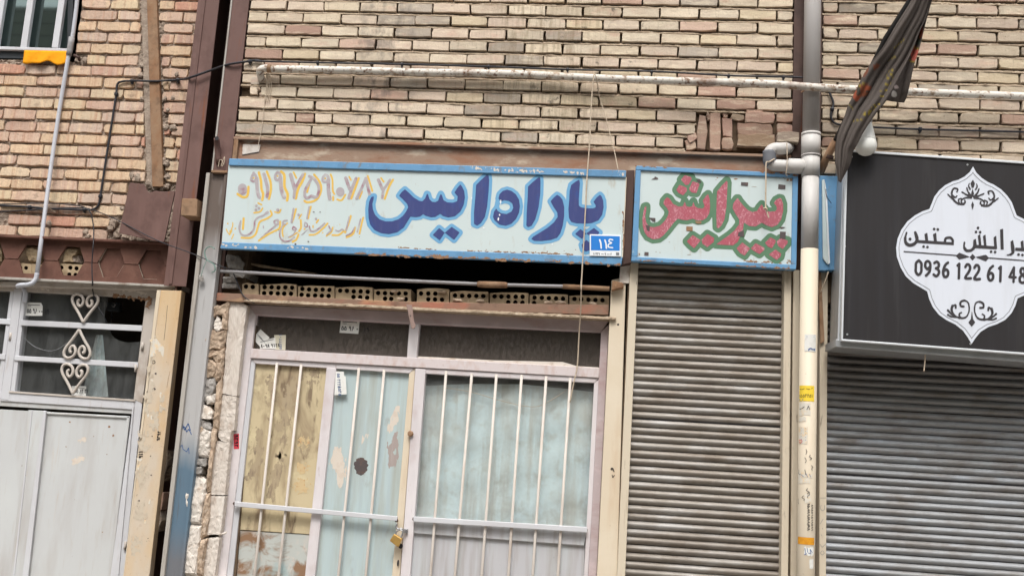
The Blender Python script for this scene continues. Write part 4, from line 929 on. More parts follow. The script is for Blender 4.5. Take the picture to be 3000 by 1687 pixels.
NAVY = [
 [(175,300),(150,305),(130,350),(122,420),(125,500),(140,560),(180,610),(240,638),(310,647),(390,630),(450,585),(490,520),(510,487),(560,491),(600,485),(628,464),(650,478),(700,492),(740,488),(785,460),(810,480),(860,493),(920,482),(970,440),(1000,380),(1012,310),(1005,250),(985,210),(970,190),(940,225),(915,265),(945,300),(940,345),(900,358),(850,355),(815,335),(800,290),(790,276),(778,300),(765,340),(740,352),(710,350),(685,325),(672,280),(662,276),(645,320),(620,345),(590,340),(540,310),(500,270),(460,235),(430,260),(405,295),(440,325),(480,370),(490,400),(470,440),(440,480),(400,510),(340,530),(280,530),(225,510),(185,470),(165,420),(160,370),(170,330)],
 [(715,655),(775,590),(826,634),(780,704)], [(826,634),(890,580),(964,632),(912,700)],
 [(1215,100),(1160,150),(1115,195),(1108,300),(1095,450),(1095,555),(1125,568),(1160,545),(1195,490),(1215,400),(1230,250),(1235,150),(1230,110)],
 [(1320,322),(1330,280),(1360,250),(1400,238),(1440,250),(1480,280),(1510,330),(1518,390),(1510,450),(1480,510),(1440,550),(1390,570),(1330,560),(1285,520),(1270,490),(1280,440),(1302,410),(1312,432),(1345,455),(1395,462),(1440,440),(1457,405),(1448,365),(1415,342),(1375,335),(1345,345)],
 [(1695,120),(1640,165),(1592,210),(1590,300),(1580,450),(1577,570),(1595,583),(1625,570),(1660,510),(1690,400),(1705,280),(1708,170),(1705,130)],
 [(1860,285),(1830,310),(1800,345),(1830,400),(1862,450),(1865,490),(1830,540),(1770,590),(1690,640),(1640,670),(1622,692),(1650,708),(1720,710),(1800,700),(1860,680),(1890,640),(1912,570),(1925,480),(1926,400),(1910,330),(1885,300)],
 [(2065,145),(2030,165),(1990,195),(1976,250),(1972,330),(1964,420),(1970,500),(1990,535),(2040,548),(2110,550),(2180,545),(2240,520),(2275,470),(2288,400),(2285,340),(2270,300),(2255,285),(2225,310),(2195,350),(2215,380),(2215,400),(2190,410),(2130,410),(2080,400),(2060,385),(2060,330),(2065,250),(2070,180)],
 [(2025,645),(2075,600),(2128,640),(2090,692)], [(2128,640),(2200,590),(2252,632),(2200,690)], [(2085,745),(2130,700),(2178,740),(2160,795),(2125,808),(2098,790)]]
sign_letters(s1,'X',Y1,NAVY,29,'paint_navy','paint_sky',6.0,close=(((1316,335),(1302,405),44),))
GREY = [st([(475,215),(450,270),(440,310),(475,330),(510,300),(500,250),(475,225)],34),st([(515,290),(520,400),(528,480),(552,555)],[46,46,46,46,46,46,46,46,46,46,46,46,30]),
 ([(322,420),(325,450)],120), st([(612,232),(640,330),(662,430),(655,535)],44),
 st([(795,205),(765,250),(770,300),(810,310),(835,270),(820,220),(795,205)],34), st([(835,280),(842,400),(856,480),(885,545)],50),
 st([(972,240),(1000,340),(1025,430)],50), st([(1140,235),(1080,340),(1030,440),(1018,545)],38),
 st([(1225,262),(1290,300),(1345,385),(1350,470),(1318,540),(1250,528),(1200,553),(1165,530),(1168,450),(1205,375),(1240,315)],38),
 st([(1440,240),(1410,275),(1408,320),(1450,335),(1485,300),(1470,255),(1440,240)],34), st([(1482,310),(1482,450),(1500,565)],48),
 ([(1640,465),(1642,475)],112),
 st([(1715,285),(1745,370),(1768,435)],44), st([(1855,290),(1800,420),(1755,555)],40),
 st([(1985,290),(1940,400),(1862,560)],38), st([(1988,290),(2012,400),(2035,500)],40),
 st([(2155,310),(2190,390),(2215,440)],44), st([(2312,310),(2260,390),(2222,450),(2205,550)],34),
 st([(300,860),(282,950),(300,1030),(360,1058),(430,1030),(480,960),(490,865),(540,812),(600,790),(655,750)],[18,22,28,30,30,28,24,24,24,24]+[24]*27+[30]),
 ([(510,660)],38),([(545,690)],38),([(505,712)],38), st([(640,760),(665,745)],36),
 st([(790,848),(752,868),(765,905),(805,898),(800,850)],26), st([(805,890),(740,950),(650,1020),(565,1095)],[24,24,24,24,22,22,20,20,18,16,14,12,8]), ([(800,715)],44), ([(605,930),(608,955)],16),
 st([(925,855),(880,862),(868,898),(905,905)],22), st([(872,910),(832,990),(830,1080),(880,1135),(960,1128),(1020,1080)],22), st([(1012,700),(985,880)],28), st([(1222,672),(1192,830)],22),
 st([(1010,940),(998,970),(1025,985),(1048,965),(1010,940)],20), st([(1045,970),(1010,1040),(940,1080)],16), ([(1080,780)],36),
 st([(1165,880),(1160,930),(1195,940),(1195,900),(1165,880)],16), st([(1225,935),(1250,1000),(1330,980),(1430,895)],22), st([(1200,980),(1120,1050)],12), ([(1315,835)],36),
 st([(1488,930),(1500,960),(1520,985),(1462,1040)],20), st([(1580,985),(1620,1000),(1665,975),(1690,990)],18), st([(1762,810),(1720,990)],22), st([(1832,950),(1795,1020),(1720,1060)],18), st([(1915,840),(1870,1010)],20)]
YELL = [st([(258,500),(330,542),(390,520),(405,405)],34), st([(545,212),(572,320),(580,430),(602,500),(590,578)],36), st([(652,198),(700,330),(706,450),(680,565)],32),
 st([(845,198),(888,250),(890,400),(932,500),(925,585)],36), st([(1012,208),(1050,285)],24), st([(1165,230),(1130,330),(1075,430),(1042,560)],34),
 st([(1290,240),(1360,330),(1386,430),(1350,540),(1290,592),(1200,612),(1160,592)],30), st([(1228,350),(1195,475)],26),
 st([(1512,238),(1536,310),(1540,450),(1562,500)],26), ([(1546,540),(1546,580)],30), st([(1600,572),(1660,582),(1710,510)],26),
 st([(1762,268),(1785,312)],22), st([(1890,288),(1850,400),(1790,560)],30), st([(2012,258),(2042,350),(2074,460)],26), st([(1938,465),(1900,560)],20),
 st([(2190,285),(2228,335)],24), st([(2352,308),(2300,400),(2240,565)],30), ([(475,285)],24),([(795,258)],26),([(1440,290)],26),
 st([(340,828),(330,970)],30), st([(702,728),(718,780),(650,830),(560,872),(530,950),(500,1040),(430,1088),(310,1088)],26), st([(535,620),(582,645)],22), st([(595,690),(560,738),(480,752)],22),
 st([(832,870),(820,960),(730,1010),(640,1060),(545,1125)],26), st([(758,740),(815,752),(840,708)],20), st([(930,892),(880,940),(860,1000),(870,1070)],20), st([(1078,1045),(1050,1110),(1000,1142)],28),
 st([(1045,700),(1020,800),(990,882)],24), st([(1245,668),(1208,828)],24), st([(1110,850),(1112,950),(1085,1000)],26), st([(1060,1020),(960,1082)],20), st([(1118,775),(1085,828)],18),
 st([(1472,895),(1400,970),(1310,1040),(1225,1050)],24), st([(1348,848),(1320,885)],22), ([(1160,970)],28), ([(1275,925),(1275,950)],18), st([(1540,950),(1520,1012),(1455,1062)],22), st([(1535,1052),(1620,1050),(1685,1000)],24),
 st([(1782,798),(1750,900),(1708,1015)],30), st([(1840,950),(1812,1038),(1728,1082)],26), st([(1952,818),(1930,900),(1900,1035)],24), ([(1405,1020)],20),([(1635,910)],14),
 st([(105,970),(145,1035),(190,930),(192,885)],14), ([(125,898)],22), ([(228,965)],22), st([(205,1040),(178,1105)],14), st([(150,1000),(180,990),(150,1050)],14)]
xs, ys, D = sdf_grid([], GREY, 6.5, 6); field_mesh('faded_lettering','paint_mauve',xs,ys,D,0,'V',Y1-.0012,s1)
xs, ys, D = sdf_grid([], YELL, 6.5, 6); field_mesh('yellow_lettering','paint_yellow',xs,ys,D,0,'V',Y1-.0006,s1)
# paint chips and rust spots on the fascia
def chips(parent, k, d, spots, m, name):
    for (x, y, w, h) in spots:
        pts = [(x+w*math.cos(a)*R5.uniform(.5,1), y+h*math.sin(a)*R5.uniform(.5,1)) for a in [i*math.pi/4 for i in range(8)]]
        MB().poly([Z(k,px,py,d) for px,py in pts]).build(name, m, parent)
chips(s1,'X',Y1-.0022,[(1340,350,10,28),(1330,470,8,14),(1320,510,10,18),(1185,590,12,8),(1062,590,10,4),(1075,315,5,12),(1815,740,8,10)],'plate_white','paint_chip')
chips(s1,'X',Y1-.0006,[(1135,800,8,9),(1210,790,10,4),(1375,810,14,5),(1430,808,6,6),(1585,815,20,7),(1640,818,10,14),(1690,820,20,5),(1770,808,7,9),(1860,826,14,5),(400,765,6,8),(560,780,30,6),(680,785,26,5),(2030,790,6,5),(1925,800,5,5)],'rust','rust_spot')
splat(s1,'X',[([(380,770),(760,790)],9),([(1040,800),(1500,818)],10),([(1540,812),(2000,834)],14)],Y1-.0007,'rust_dot','rust_stain',amp=13,fx=.05,fy=.10,cell=2.5)
splat(s1,'X',[([(0,828),(900,862),(1700,892),(2440,930)],16)],Y1-.0036,'rust_dot','rust_stain',amp=22,fx=.03,fy=.05,cell=3)
splat(s1,'X',[([(1080,40),(1180,55),(1420,60),(1740,70)],18),([(1880,70),(2100,90)],16),([(2440,80),(2470,110)],30)],Y1-.0126,'scrape','flaked_paint',amp=24,fx=.06,fy=.05,cell=3)
splat(s1,'V',[([(60,1180),(300,1200),(520,1225)],24),([(900,1210),(1200,1230)],20)],Y1-.0036,'scrape','flaked_paint',amp=26,fx=.03,fy=.04,cell=4)
splat(s1,'X',[([(2468,440),(2470,780)],14)],Y1-.0026,'rust_dot','rust_stain',amp=14,fx=.08,fy=.03,cell=2.5)
chips(s1,'V',Y1-.0022,[(1285,740,20,6),(1370,742,14,6),(810,985,8,6),(1898,1075,10,6),(1210,1140,16,10),(1040,1175,20,16)],'primer_dark','rust_spot')

# house-number plate
npl = thing('number_plate','small blue enamel house-number plate reading 114 on the long sign','number plate')
Q('plate','plate_white',[('X',2160,648),('X',2448,655),('X',2448,852),('X',2160,846)],Y1-.010,Y1-.004,npl,.001)
Q('blue_field','plate_blue',[('X',2172,660),('X',2438,667),('X',2436,800),('X',2172,795)],Y1-.0106,Y1-.010,npl,0)
xs, ys, D = sdf_grid([], [st([(2252,700),(2262,730),(2266,775)],14),st([(2300,702),(2310,732),(2314,776)],14),st([(2372,700),(2345,695),(2338,715),(2362,728),(2335,740),(2332,765),(2372,772)],11)], 2.5, 3)
field_mesh('numerals','plate_white',xs,ys,D,0,'X',Y1-.0114,npl)
t = MB(); digits(t,'X','16439',2190,818,20,18,Y1-.0106,.02,4); ribbon(t,'X',[(2265,830),(2290,831)],4,Y1-.0106); digits(t,'X','9',2298,820,20,18,Y1-.0106,.02,4); ribbon(t,'X',[(2318,832),(2345,833)],4,Y1-.0106); digits(t,'X','2',2352,822,20,18,Y1-.0106,.02,4)
t.build('small_print','ink',npl)['kind'] = 'stuff'
MB().poly([Z('X',x,y,Y1-.0106) for x,y in ((2402,815),(2432,816),(2432,842),(2402,841))]).build('emblem','badge_line',npl)

# steel post between the signs
bp = thing('steel_post','dark brown steel post standing between the two painted signs','post')
Q('face','primer_dark',[('G',2184,262),('G',2262,262),('G',2228,1195),('G',2135,1215)],-.035,.10,bp,.003)

# ------------------------------------------------------------------ sign 2: red-lettered
Y2 = -.055
s2 = thing('shop_sign','square white sign with red lettering outlined in green and a blue frame','sign')
Q('panel','sign_white',[('Y',130,110),('Y',2150,200),('Y',2130,1360),('Y',90,1260)],Y2,Y2+.02,s2,.001)
Q('frame_rail','sign_blue',[('Y',100,66),('Y',2192,168),('Y',2186,222),('Y',98,122)],Y2-.012,Y2+.04,s2,.003)
Q('frame_rail','sign_blue',[('Y',45,1236),('Y',2165,1342),('Y',2160,1402),('Y',40,1292)],Y2-.010,Y2+.04,s2,.003)
Q('frame_stile','sign_blue',[('Y',98,122),('Y',165,126),('Y',122,1238),('Y',46,1236)],Y2-.010,Y2+.04,s2,.003)
Q('frame_stile','sign_blue',[('Y',2118,218),('Y',2188,222),('Y',2166,1342),('Y',2100,1338)],Y2-.010,Y2+.04,s2,.003)
RED = [
 [(235,590),(215,595),(200,650),(185,750),(190,850),(210,920),(250,980),(320,1015),(400,1005),(460,960),(520,890),(590,800),(640,750),(700,765),(760,770),(830,750),(900,775),(960,770),(1010,740),(1045,680),(1055,600),(1050,500),(1030,435),(1000,460),(960,520),(975,560),(985,590),(960,620),(900,615),(860,590),(840,530),(825,590),(790,600),(750,590),(730,530),(705,590),(650,595),(580,560),(530,490),(500,475),(460,520),(455,560),(500,610),(525,660),(510,720),(470,780),(410,840),(330,860),(270,850),(235,800),(220,720),(235,640)],
 [(680,250),(730,190),(810,215),(820,240),(780,310),(740,320)], [(620,380),(660,315),(750,350),(760,390),(710,450),(650,420)], [(782,370),(830,270),(900,290),(920,310),(880,420),(820,415)],
 [(1270,260),(1210,320),(1145,400),(1140,500),(1135,700),(1140,860),(1160,875),(1200,840),(1240,760),(1265,600),(1275,400),(1280,290)],
 [(1400,490),(1350,560),(1345,620),(1390,700),(1430,760),(1430,820),(1370,900),(1300,960),(1200,1030),(1130,1080),(1200,1085),(1350,1092),(1410,1050),(1450,960),(1480,880),(1490,800),(1560,845),(1640,850),(1720,800),(1770,830),(1850,860),(1920,830),(1970,760),(1995,650),(1995,560),(1970,490),(1945,485),(1900,510),(1875,550),(1910,590),(1915,630),(1890,655),(1820,660),(1780,650),(1740,600),(1720,565),(1690,600),(1660,650),(1600,665),(1540,640),(1490,590),(1440,530),(1415,490)],
 [(755,1040),(830,960),(935,1028),(850,1130),(800,1090)], [(945,1020),(1020,945),(1110,1000),(1100,1050),(1020,1115),(955,1070)], [(1395,1130),(1470,1055),(1570,1132),(1500,1225),(1440,1190)], [(1580,1130),(1640,1065),(1750,1120),(1755,1150),(1690,1205),(1610,1160)],
 [(1760,1060),(1830,990),(1900,1025),(1895,1060),(1850,1130),(1800,1110)], [(1912,1040),(1960,1000),(2055,1030),(2050,1070),(1990,1140),(1930,1100)], [(1810,1210),(1895,1145),(1970,1200),(1960,1240),(1910,1280)]]
sign_letters(s2,'Y',Y2,RED,54,'paint_red','paint_green',7.0)
for pts in ([(300,245),(340,225),(345,205),(388,228),(385,242)],[(1455,280),(1545,285),(1543,328),(1452,320)],[(1935,308),(2026,318),(2022,370),(1930,365)],[(265,735),(352,742),(352,790),(320,785)],[(225,830),(280,838),(276,915),(245,900)],[(1420,925),(1490,895),(1492,980),(1412,975)],[(1955,915),(2030,918),(2026,1010),(1950,1005)],[(212,1178),(265,1180),(264,1224),(210,1220)],[(875,250),(920,240),(945,290),(905,285)],[(1940,862),(1985,855),(2025,860),(1980,878)]):
    MB().prism([Z('Y',x,y,Y2-.0026) for x,y in pts],.0008).build('tape_scrap','tape',s2)
for pts in ([(750,848),(832,852),(830,908),(748,905)],[(860,782),(945,782),(940,815),(880,812)]):
    MB().prism([Z('Y',x,y,Y2-.0026) for x,y in pts],.0008).build('tape_scrap','rust',s2)
chips(s2,'Y',Y2-.0006,[(1150,225,14,9),(1130,250,10,7),(1385,240,36,10),(410,1185,9,7),(360,1175,7,8),(530,1050,18,4),(790,1212,36,4),(1620,340,60,3),(770,490,6,6)],'rust','rust_spot')

splat(s2,'Y',[([(1500,1290),(1900,1320),(2090,1330)],26),([(2080,1290),(2100,1330)],40),([(100,1180),(130,1230)],30),([(190,110),(260,120)],26),([(2000,235),(2100,260)],26)],Y2-.0007,'rust_dot','rust_stain',amp=36,fx=.04,fy=.05,cell=4)
splat(s2,'Y',[([(100,70),(500,95)],8),([(1700,150),(2180,190)],16),([(60,1280),(900,1325)],8),([(1380,1350),(2150,1395)],12)],Y2-.0126,'rust_dot','rust_stain',amp=18,fx=.03,fy=.05,cell=4)
# ------------------------------------------------------------------ dark opening: conduit, hollow bricks, angle lintel
lm = thing('angle_lintel','rusty angle-iron lintel under the row of hollow bricks','lintel')
Q('angle','angle',[('L',640,60),('N',60,135),('O',0,205),('O',1000,225),('O',2085,240),('O',2082,338),('O',1000,305),('O',0,285),('N',100,218),('L',630,138)],.03,.045,lm,.003)
mortar_bed(lm,'mortar',-2.03,.075,Z('O',1000,312,.03).z,.022,.012,.12,R5,amp=.006)
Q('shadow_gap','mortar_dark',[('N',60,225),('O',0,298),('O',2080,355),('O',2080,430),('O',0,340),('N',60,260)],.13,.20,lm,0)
st_ = thing('steel_strap','rusty flat steel strap hanging over the transom mullion','strap')
Q('strap','strap',[('N',1612,235),('N',1668,240),('N',1690,400),('N',1705,440),('N',1690,472),('N',1662,465),('N',1650,400),('N',1632,320)],.012,.02,st_,.002)
p = Z('N',1655,345,.011); MB().tube([(p.x,.011,p.z),(p.x,.013,p.z)],.004,8).build('hole','ink',st_)
hc = thing('hollow_brick_course','row of ten buff hollow bricks showing round bores under the long sign','brick')
def top(x0,x1,y): return [(x0+2,y+4),((2*x0+x1)/3,y-5+R5.uniform(-5,5)),((x0+2*x1)/3,y-2+R5.uniform(-6,4)),(x1-2,y+2)]
NB = [(30,190,36,[(68,63),(133,67)]),(205,556,42,[(248,70),(315,70),(382,74),(448,72),(513,74),(243,128),(310,126),(375,130),(437,132),(502,132)]),
      (570,922,58,[(612,86),(677,91),(742,95),(808,92),(873,95),(605,142),(668,148),(735,150),(800,152),(865,154)]),(930,1290,72,[(978,103),(1042,105),(1108,110),(1175,110),(1242,114),(1105,163),(1170,166),(1237,170)]),
      (1300,1662,90,[(1343,126),(1410,128),(1475,128),(1543,129),(1608,130),(1410,180),(1470,182),(1610,186)])]
for x0,x1,y,h in NB: hollow_brick(hc,'N',top(x0,x1,y)+[(x1,y+175),(x0,y+165)],h,22,.055)
OB = [(235,545,88,[(275,130),(345,131),(413,132),(345,186),(410,188),(478,190)]),(555,925,112,[(603,150),(672,152),(740,154),(808,154),(876,155)]),(938,1310,124,[(985,158),(1050,160),(1118,161),(1188,162),(1255,162),(1117,215),(1185,217),(1253,219)]),
      (1322,1692,140,[(1370,170),(1440,172),(1508,176),(1577,178),(1645,180),(1365,222)]),(1705,2088,150,[(1755,183),(1820,186),(1890,190),(1957,192),(2025,196)])]
for x0,x1,y,h in OB: hollow_brick(hc,'O',top(x0,x1,y)+[(x1,y+150),(x0,y+150)],h,22,.055)
for x,y in ((1145,195),(1560,185),(1500,110)):
    p = Z('N' if x < 1550 else 'N',x,y,.04); lump(hc,'clay',(p.x,.04,p.z),.014,R5,name='mortar_lump',sq=(1.6,.7,.6))
for x,y in ((480,110),(620,195),(850,200),(1500,215),(1620,215),(1930,228)):
    p = Z('O',x,y,.04); lump(hc,'clay',(p.x,.042,p.z),.015,R5,name='mortar_lump',sq=(1.8,.7,.6))
gc = thing('conduit_pipe','grey pipe with rusty coupling crossing the dark gap below the long sign','pipe')
TUBE('pipe','conduit',[('F',160,1278,.0),('F',1400,1345,.0),('G',700,1408,.0),('G',1560,1432,.0),('G',2010,1455,.0)],.0098,gc,sm=2)
TUBE('coupling','rust',[('G',680,1410,.0),('G',700,1410,.0),('G',960,1418,.0),('G',985,1420,.0)],[.014,.018,.018,.014],gc,sm=0)
TUBE('rusty_end','rust',[('G',1540,1432,.0),('G',2010,1455,.0)],.0135,gc,sm=0)
Q('end_bracket','rust',[('G',2040,1370),('G',2150,1395),('G',2155,1440),('G',2030,1470)],-.02,.03,gc,.004)
pl_ = Q('plank','mortar',[('F',380,1185),('F',430,1190),('F',1130,1300),('F',1060,1305),('F',540,1235)],.14,.16,None,.002)
tag(pl_,'splintered plank end lying in the dark gap under the sign','plank')
# masonry stub at the left end of the gap
mg = thing('masonry_stub','grey masonry stub at the left end of the dark gap','masonry')
for pts in ([(215,1105),(330,1120),(385,1190),(370,1260),(240,1250),(205,1180)],[(170,1330),(300,1345),(310,1400),(180,1395)],[(160,1400),(320,1410),(330,1449),(160,1449)],[(230,1265),(420,1280),(400,1340),(250,1330)]):
    rock(mg,'F',pts,.06,.2,'stone_grey')
MB().box(-2.19,-2.06,.09,.35,2.36,3.1).build('core','mortar_dark',mg)

# ------------------------------------------------------------------ centre shop door
dr = thing('barred_door','pinkish-white glazed double door with upright security bars under the long sign','door')
def cq(name, m, pts, d0, d1, bevel=.003, ground=False, parent=None): return Q(name, m, pts, d0, d1, parent if parent is not None else dr, bevel, ground)
cq('frame_stile','pink',[('N',85,238),('N',162,336),('M',705,1449),('M',600,1449)],.10,.17,ground=True)
cq('frame_head','pink_top',[('N',85,236),('O',2085,395),('O',2012,502),('O',0,412),('N',160,338)],.098,.17)
cq('frame_stile','pink_top',[('O',2012,500),('O',2088,425),('Q',1982,1449),('Q',1900,1449)],.10,.17,ground=True)
cq('mullion','pink',[('N',1645,408),('N',1742,414),('N',1712,765),('N',1620,745)],.102,.17)
cq('transom_rail','pink_rail',[('N',112,660),('O',1998,848),('O',1990,943),('N',108,752)],.096,.17)
cq('pane',GL_DARK,[('N',140,320),('N',1660,400),('N',1640,755),('N',110,665)],.14,.144,0)
cq('pane',GL_DARK,[('O',240,405),('O',2020,490),('O',2005,860),('O',220,760)],.14,.144,0)
cq('putty_line','plaster',[('O',240,735),('O',1000,775),('O',1640,790),('O',1780,830),('O',1990,842),('O',1990,852),('O',235,752)],.132,.139,.002)
# left leaf
cq('leaf_rail','pink',[('N',112,756),('N',1700,846),('N',1645,900),('N',155,805)],.108,.16)
cq('leaf_stile','white_old',[('N',110,758),('N',156,804),('M',768,1449),('M',706,1449)],.110,.16,ground=True)
cq('leaf_stile','pink',[('N',845,846),('N',938,852),('P',738,1449),('P',640,1449)],.106,.16,ground=True)
cq('leaf_stile','cream',[('N',1642,896),('N',1702,850),('P',1562,1449),('P',1485,1449)],.110,.16,ground=True)
cq('panel','yellow_panel',[('N',140,795),('N',855,845),('P',690,1042),('P',-40,995)],.130,.14)
cq('panel','marble_panel',[('P',-60,1000),('P',692,1044),('P',650,1449),('P',-100,1449)],.135,.145,ground=True)
cq('panel','blue_panel',[('N',925,850),('N',1650,896),('P',1495,1449),('P',735,1449)],.132,.142,ground=True)
# right leaf
cq('leaf_stile','pink',[('N',1702,850),('N',1802,860),('P',1662,1449),('P',1566,1449)],.100,.16,ground=True)
cq('leaf_rail','pink',[('O',222,848),('O',1992,945),('O',1946,992),('O',316,902)],.104,.16)
cq('leaf_stile','pink',[('O',1944,990),('O',2008,945),('Q',1898,1449),('Q',1858,1449)],.106,.16,ground=True)
cq('mid_rail','metal_panel',[('Q',205,905),('Q',1885,1010),('Q',1862,1152),('Q',192,1030)],.112,.16)
cq('panel','metal_panel',[('Q',180,1025),('Q',1870,1148),('Q',1860,1449),('Q',150,1449)],.130,.14,ground=True)
cq('pane',GL_CLEAR,[('O',300,895),('O',1955,985),('Q',1880,1010),('Q',200,910)],.136,.139,0)
# cloth hung behind the right pane, sagging top edge
cu = MB(); n1, n2 = 60, 24; topc = [(300,1022),(560,1006),(850,1001),(1250,1006),(1600,1040),(1960,1082)]
for j in range(n2+1):
    for i in range(n1+1):
        u = i/n1; v = j/n2
        xx = 300+u*1660
        for q in range(len(topc)-1):
            if topc[q][0] <= xx <= topc[q+1][0]+.01:
                f_ = (xx-topc[q][0])/(topc[q+1][0]-topc[q][0]); yt = topc[q][1]+(topc[q+1][1]-topc[q][1])*f_; break
        a = Z('O',xx,yt,.175); b = Z('Q',205+u*1680,930+u*110,.175)
        p = a+(b-a)*v; cu.v.append((p.x, .175+.005*math.sin(u*44+1.5*math.sin(v*3))+.006*math.sin(u*19+v*2)+.003*math.sin(v*23+u*7), p.z))
for j in range(n2):
    for i in range(n1): a = j*(n1+1)+i; cu.f.append((a,a+1,a+n1+2,a+n1+1))
tag(cu.build('curtain','curtain',None,smooth=True),'pale blue cloth hung behind the barred right door leaf','curtain')
TUBE('sag_wire','rope',[('O',520,1040,.172-.016),('O',760,1080,.152),('O',1000,1150,.152),('O',1250,1212,.152),('O',1410,1215,.152),('O',1560,1140,.152),('O',1680,1060,.152)],.0022,dr,n=5)
# security bars
for (a,b) in (((('N',368,800),('P',150,1449))),(('N',602,812),('P',385,1449)),(('N',1158,848),('P',965,1449)),(('N',1402,865),('P',1230,1449)),
              (('O',518,878),('Q',368,1449)),(('O',765,902),('Q',605,1449)),(('O',1003,908),('Q',866,1449)),(('O',1246,914),('Q',1125,1449)),(('O',1483,928),('Q',1360,1449)),(('O',1716,945),('Q',1605,1449))):
    p, q = Z(*a,.098), Z(*b,.098); g0 = at_z(p,q,.05)
    MB().tube([p,p+(g0-p)*.5,g0],.0078,8).build('bar','bar',dr,smooth=True)
cq('cross_bar','white_old',[('M',785,722),('P',1540,868),('P',1534,912),('M',785,772)],.075,.094)
cq('cross_bar','white_old',[('Q',202,868),('Q',1892,972),('Q',1892,1024),('Q',202,920)],.075,.094)
for k,x,y in (('M',785,745),('P',1528,905),('Q',208,892),('Q',1880,1000)):
    p = Z(k,x,y,.08); lump(dr,'primer_dark',(p.x,.083,p.z),.010,R5,name='weld_spot')
# lock cylinder, keyhole, stain
p = Z('P',1665,65,.09)
MB().tube([(p.x,.098,p.z),(p.x,.086,p.z),(p.x,.082,p.z)],[.016,.016,.010],14).build('lock_cylinder','rust',dr,smooth=False)
p = Z('P',1545,1320,.098); MB().prism([(p.x+.006*math.cos(a),.0985,p.z+.018*math.sin(a)) for a in [i*math.pi/6 for i in range(12)]],.001).build('keyhole','ink',dr)
p = Z('P',1570,1155,.098); MB().prism([(p.x+.012*math.cos(a),.0985,p.z+.014*math.sin(a)) for a in [i*math.pi/6 for i in range(12)]],.001).build('keyhole','ink',dr)
pts = []
for i in range(40):
    a = 2*math.pi*i/40; r_ = 1+ (R5.uniform(-.04,.30) if abs(math.cos(a)) > .6 else R5.uniform(-.05,.08)); pts.append((1185+58*r_*math.cos(a), 382+86*min(r_,1.15)*math.sin(a)))
MB().prism([Z('P',x,y,.1314) for x,y in pts],.0005).build('paint_stain','tape',dr)
def blotch(k,cx,cy,rx,ry,d,m,n=22,rough=.3):
    q = [(cx+rx*(1+R5.uniform(-rough,rough))*math.cos(2*math.pi*i/n), cy+ry*(1+R5.uniform(-rough,rough))*math.sin(2*math.pi*i/n)) for i in range(n)]
    MB().prism([Z(k,x,y,d) for x,y in q],.0004).build('paint_scrape',m,dr)
splat(dr,'P',[([(965,230),(960,330),(985,480)],[90,150,110])],.1316,'scrape','paint_scrape',amp=34,fx=.05,fy=.016)
splat(dr,'P',[([(1000,420),(980,560)],[90,50])],.1315,'scrape','paint_scrape',amp=34,fx=.05,fy=.012)
splat(dr,'P',[([(1540,60),(1480,220),(1500,330)],[40,110,120])],.1316,'smear','paint_scrape',amp=34,fx=.05,fy=.012)
splat(dr,'N',[([(1530,1230),(1500,1330),(1470,1430)],[30,60,70])],.1314,'scrape','paint_scrape',amp=26,fx=.06,fy=.014)
splat(dr,'P',[([(1230,80),(1180,200)],[40,30])],.1315,'scrape','paint_scrape',amp=26,fx=.06,fy=.016)
for x,y,r in ((620,155,120),(615,390,130),(600,570,150)): splat(dr,'P',[([(x,y)],r)],.1290,'rust_bloom','rust_bloom',amp=55,fx=.04,fy=.04,cell=4)
for pts,w in (([(200,60),(180,300),(120,480)],90),([(420,300),(360,520),(300,650)],100),([(440,30),(420,300)],60)): splat(dr,'P',[(pts,w)],.1292,'mould','mould_streak',amp=60,fx=.04,fy=.018,cell=4)
for pts,w in (([(600,900),(480,1100),(420,1400)],110),([(300,950),(330,1300)],90),([(760,870),(700,980)],80)): splat(dr,'N',[(pts,w)],.1292,'mould','mould_streak',amp=60,fx=.035,fy=.02,cell=4)
# stickers on the glass and the leaf
def sdoor(k, quad, d, m='paper'): return MB().prism([Z(k,x,y,d) for x,y in quad],.0006).build('sticker',m,dr)
s_ = sdoor('N',[(985,378),(1165,390),(1152,520),(970,508)],.1392)
t = MB(); digits(t,'N','55 96 00 19',990,440,46,38,.1384,.06,8); ribbon(t,'N',[(1000,402),(1140,410)],7,.1384); ribbon(t,'N',[(1000,420),(1040,422)],4,.1384); t.build('print','ink',s_)['kind'] = 'stuff'
s_ = sdoor('N',[(208,475),(295,555),(215,655),(132,565)],.1392)
t = MB(); [ribbon(t,'N',[(175+i*9,520+i*12),(225+i*9,570+i*12)],4,.1384) for i in range(4)]; t.build('print','badge_line',s_)['kind'] = 'stuff'
s_ = sdoor('N',[(195,590),(350,555),(358,665),(205,662)],.1386)
t = MB(); digits(t,'N','8098 9128',210,622,34,30,.1378,-.06,7); ribbon(t,'N',[(205,598),(335,572)],5,.1378); t.build('print','ink',s_)['kind'] = 'stuff'
s_ = sdoor('N',[(340,530),(453,530),(448,676),(352,670)],.1390,'paper_tan')
t = MB(); digits(t,'N','5562201',388,668,26,30,.1382,-math.pi/2,5); t.build('print','ink_blue',s_)['kind'] = 'stuff'
s_ = sdoor('N',[(935,880),(1012,884),(1016,925),(1030,928),(1040,1100),(920,1110)],.1044)
t = MB(); digits(t,'N','55 3235',975,900,30,30,.1036,math.pi/2-.05,5); digits(t,'N','6535',985,1020,30,34,.1036,math.pi/2-.05,6); t.build('print','ink_blue',s_)['kind'] = 'stuff'
s_ = sdoor('M',[(775,68),(830,65),(830,212),(780,215)],.0993,'paper_red')
t = MB(); digits(t,'M','9392',820,75,32,44,.0985,math.pi/2,9); t.build('print','ink',s_)['kind'] = 'stuff'

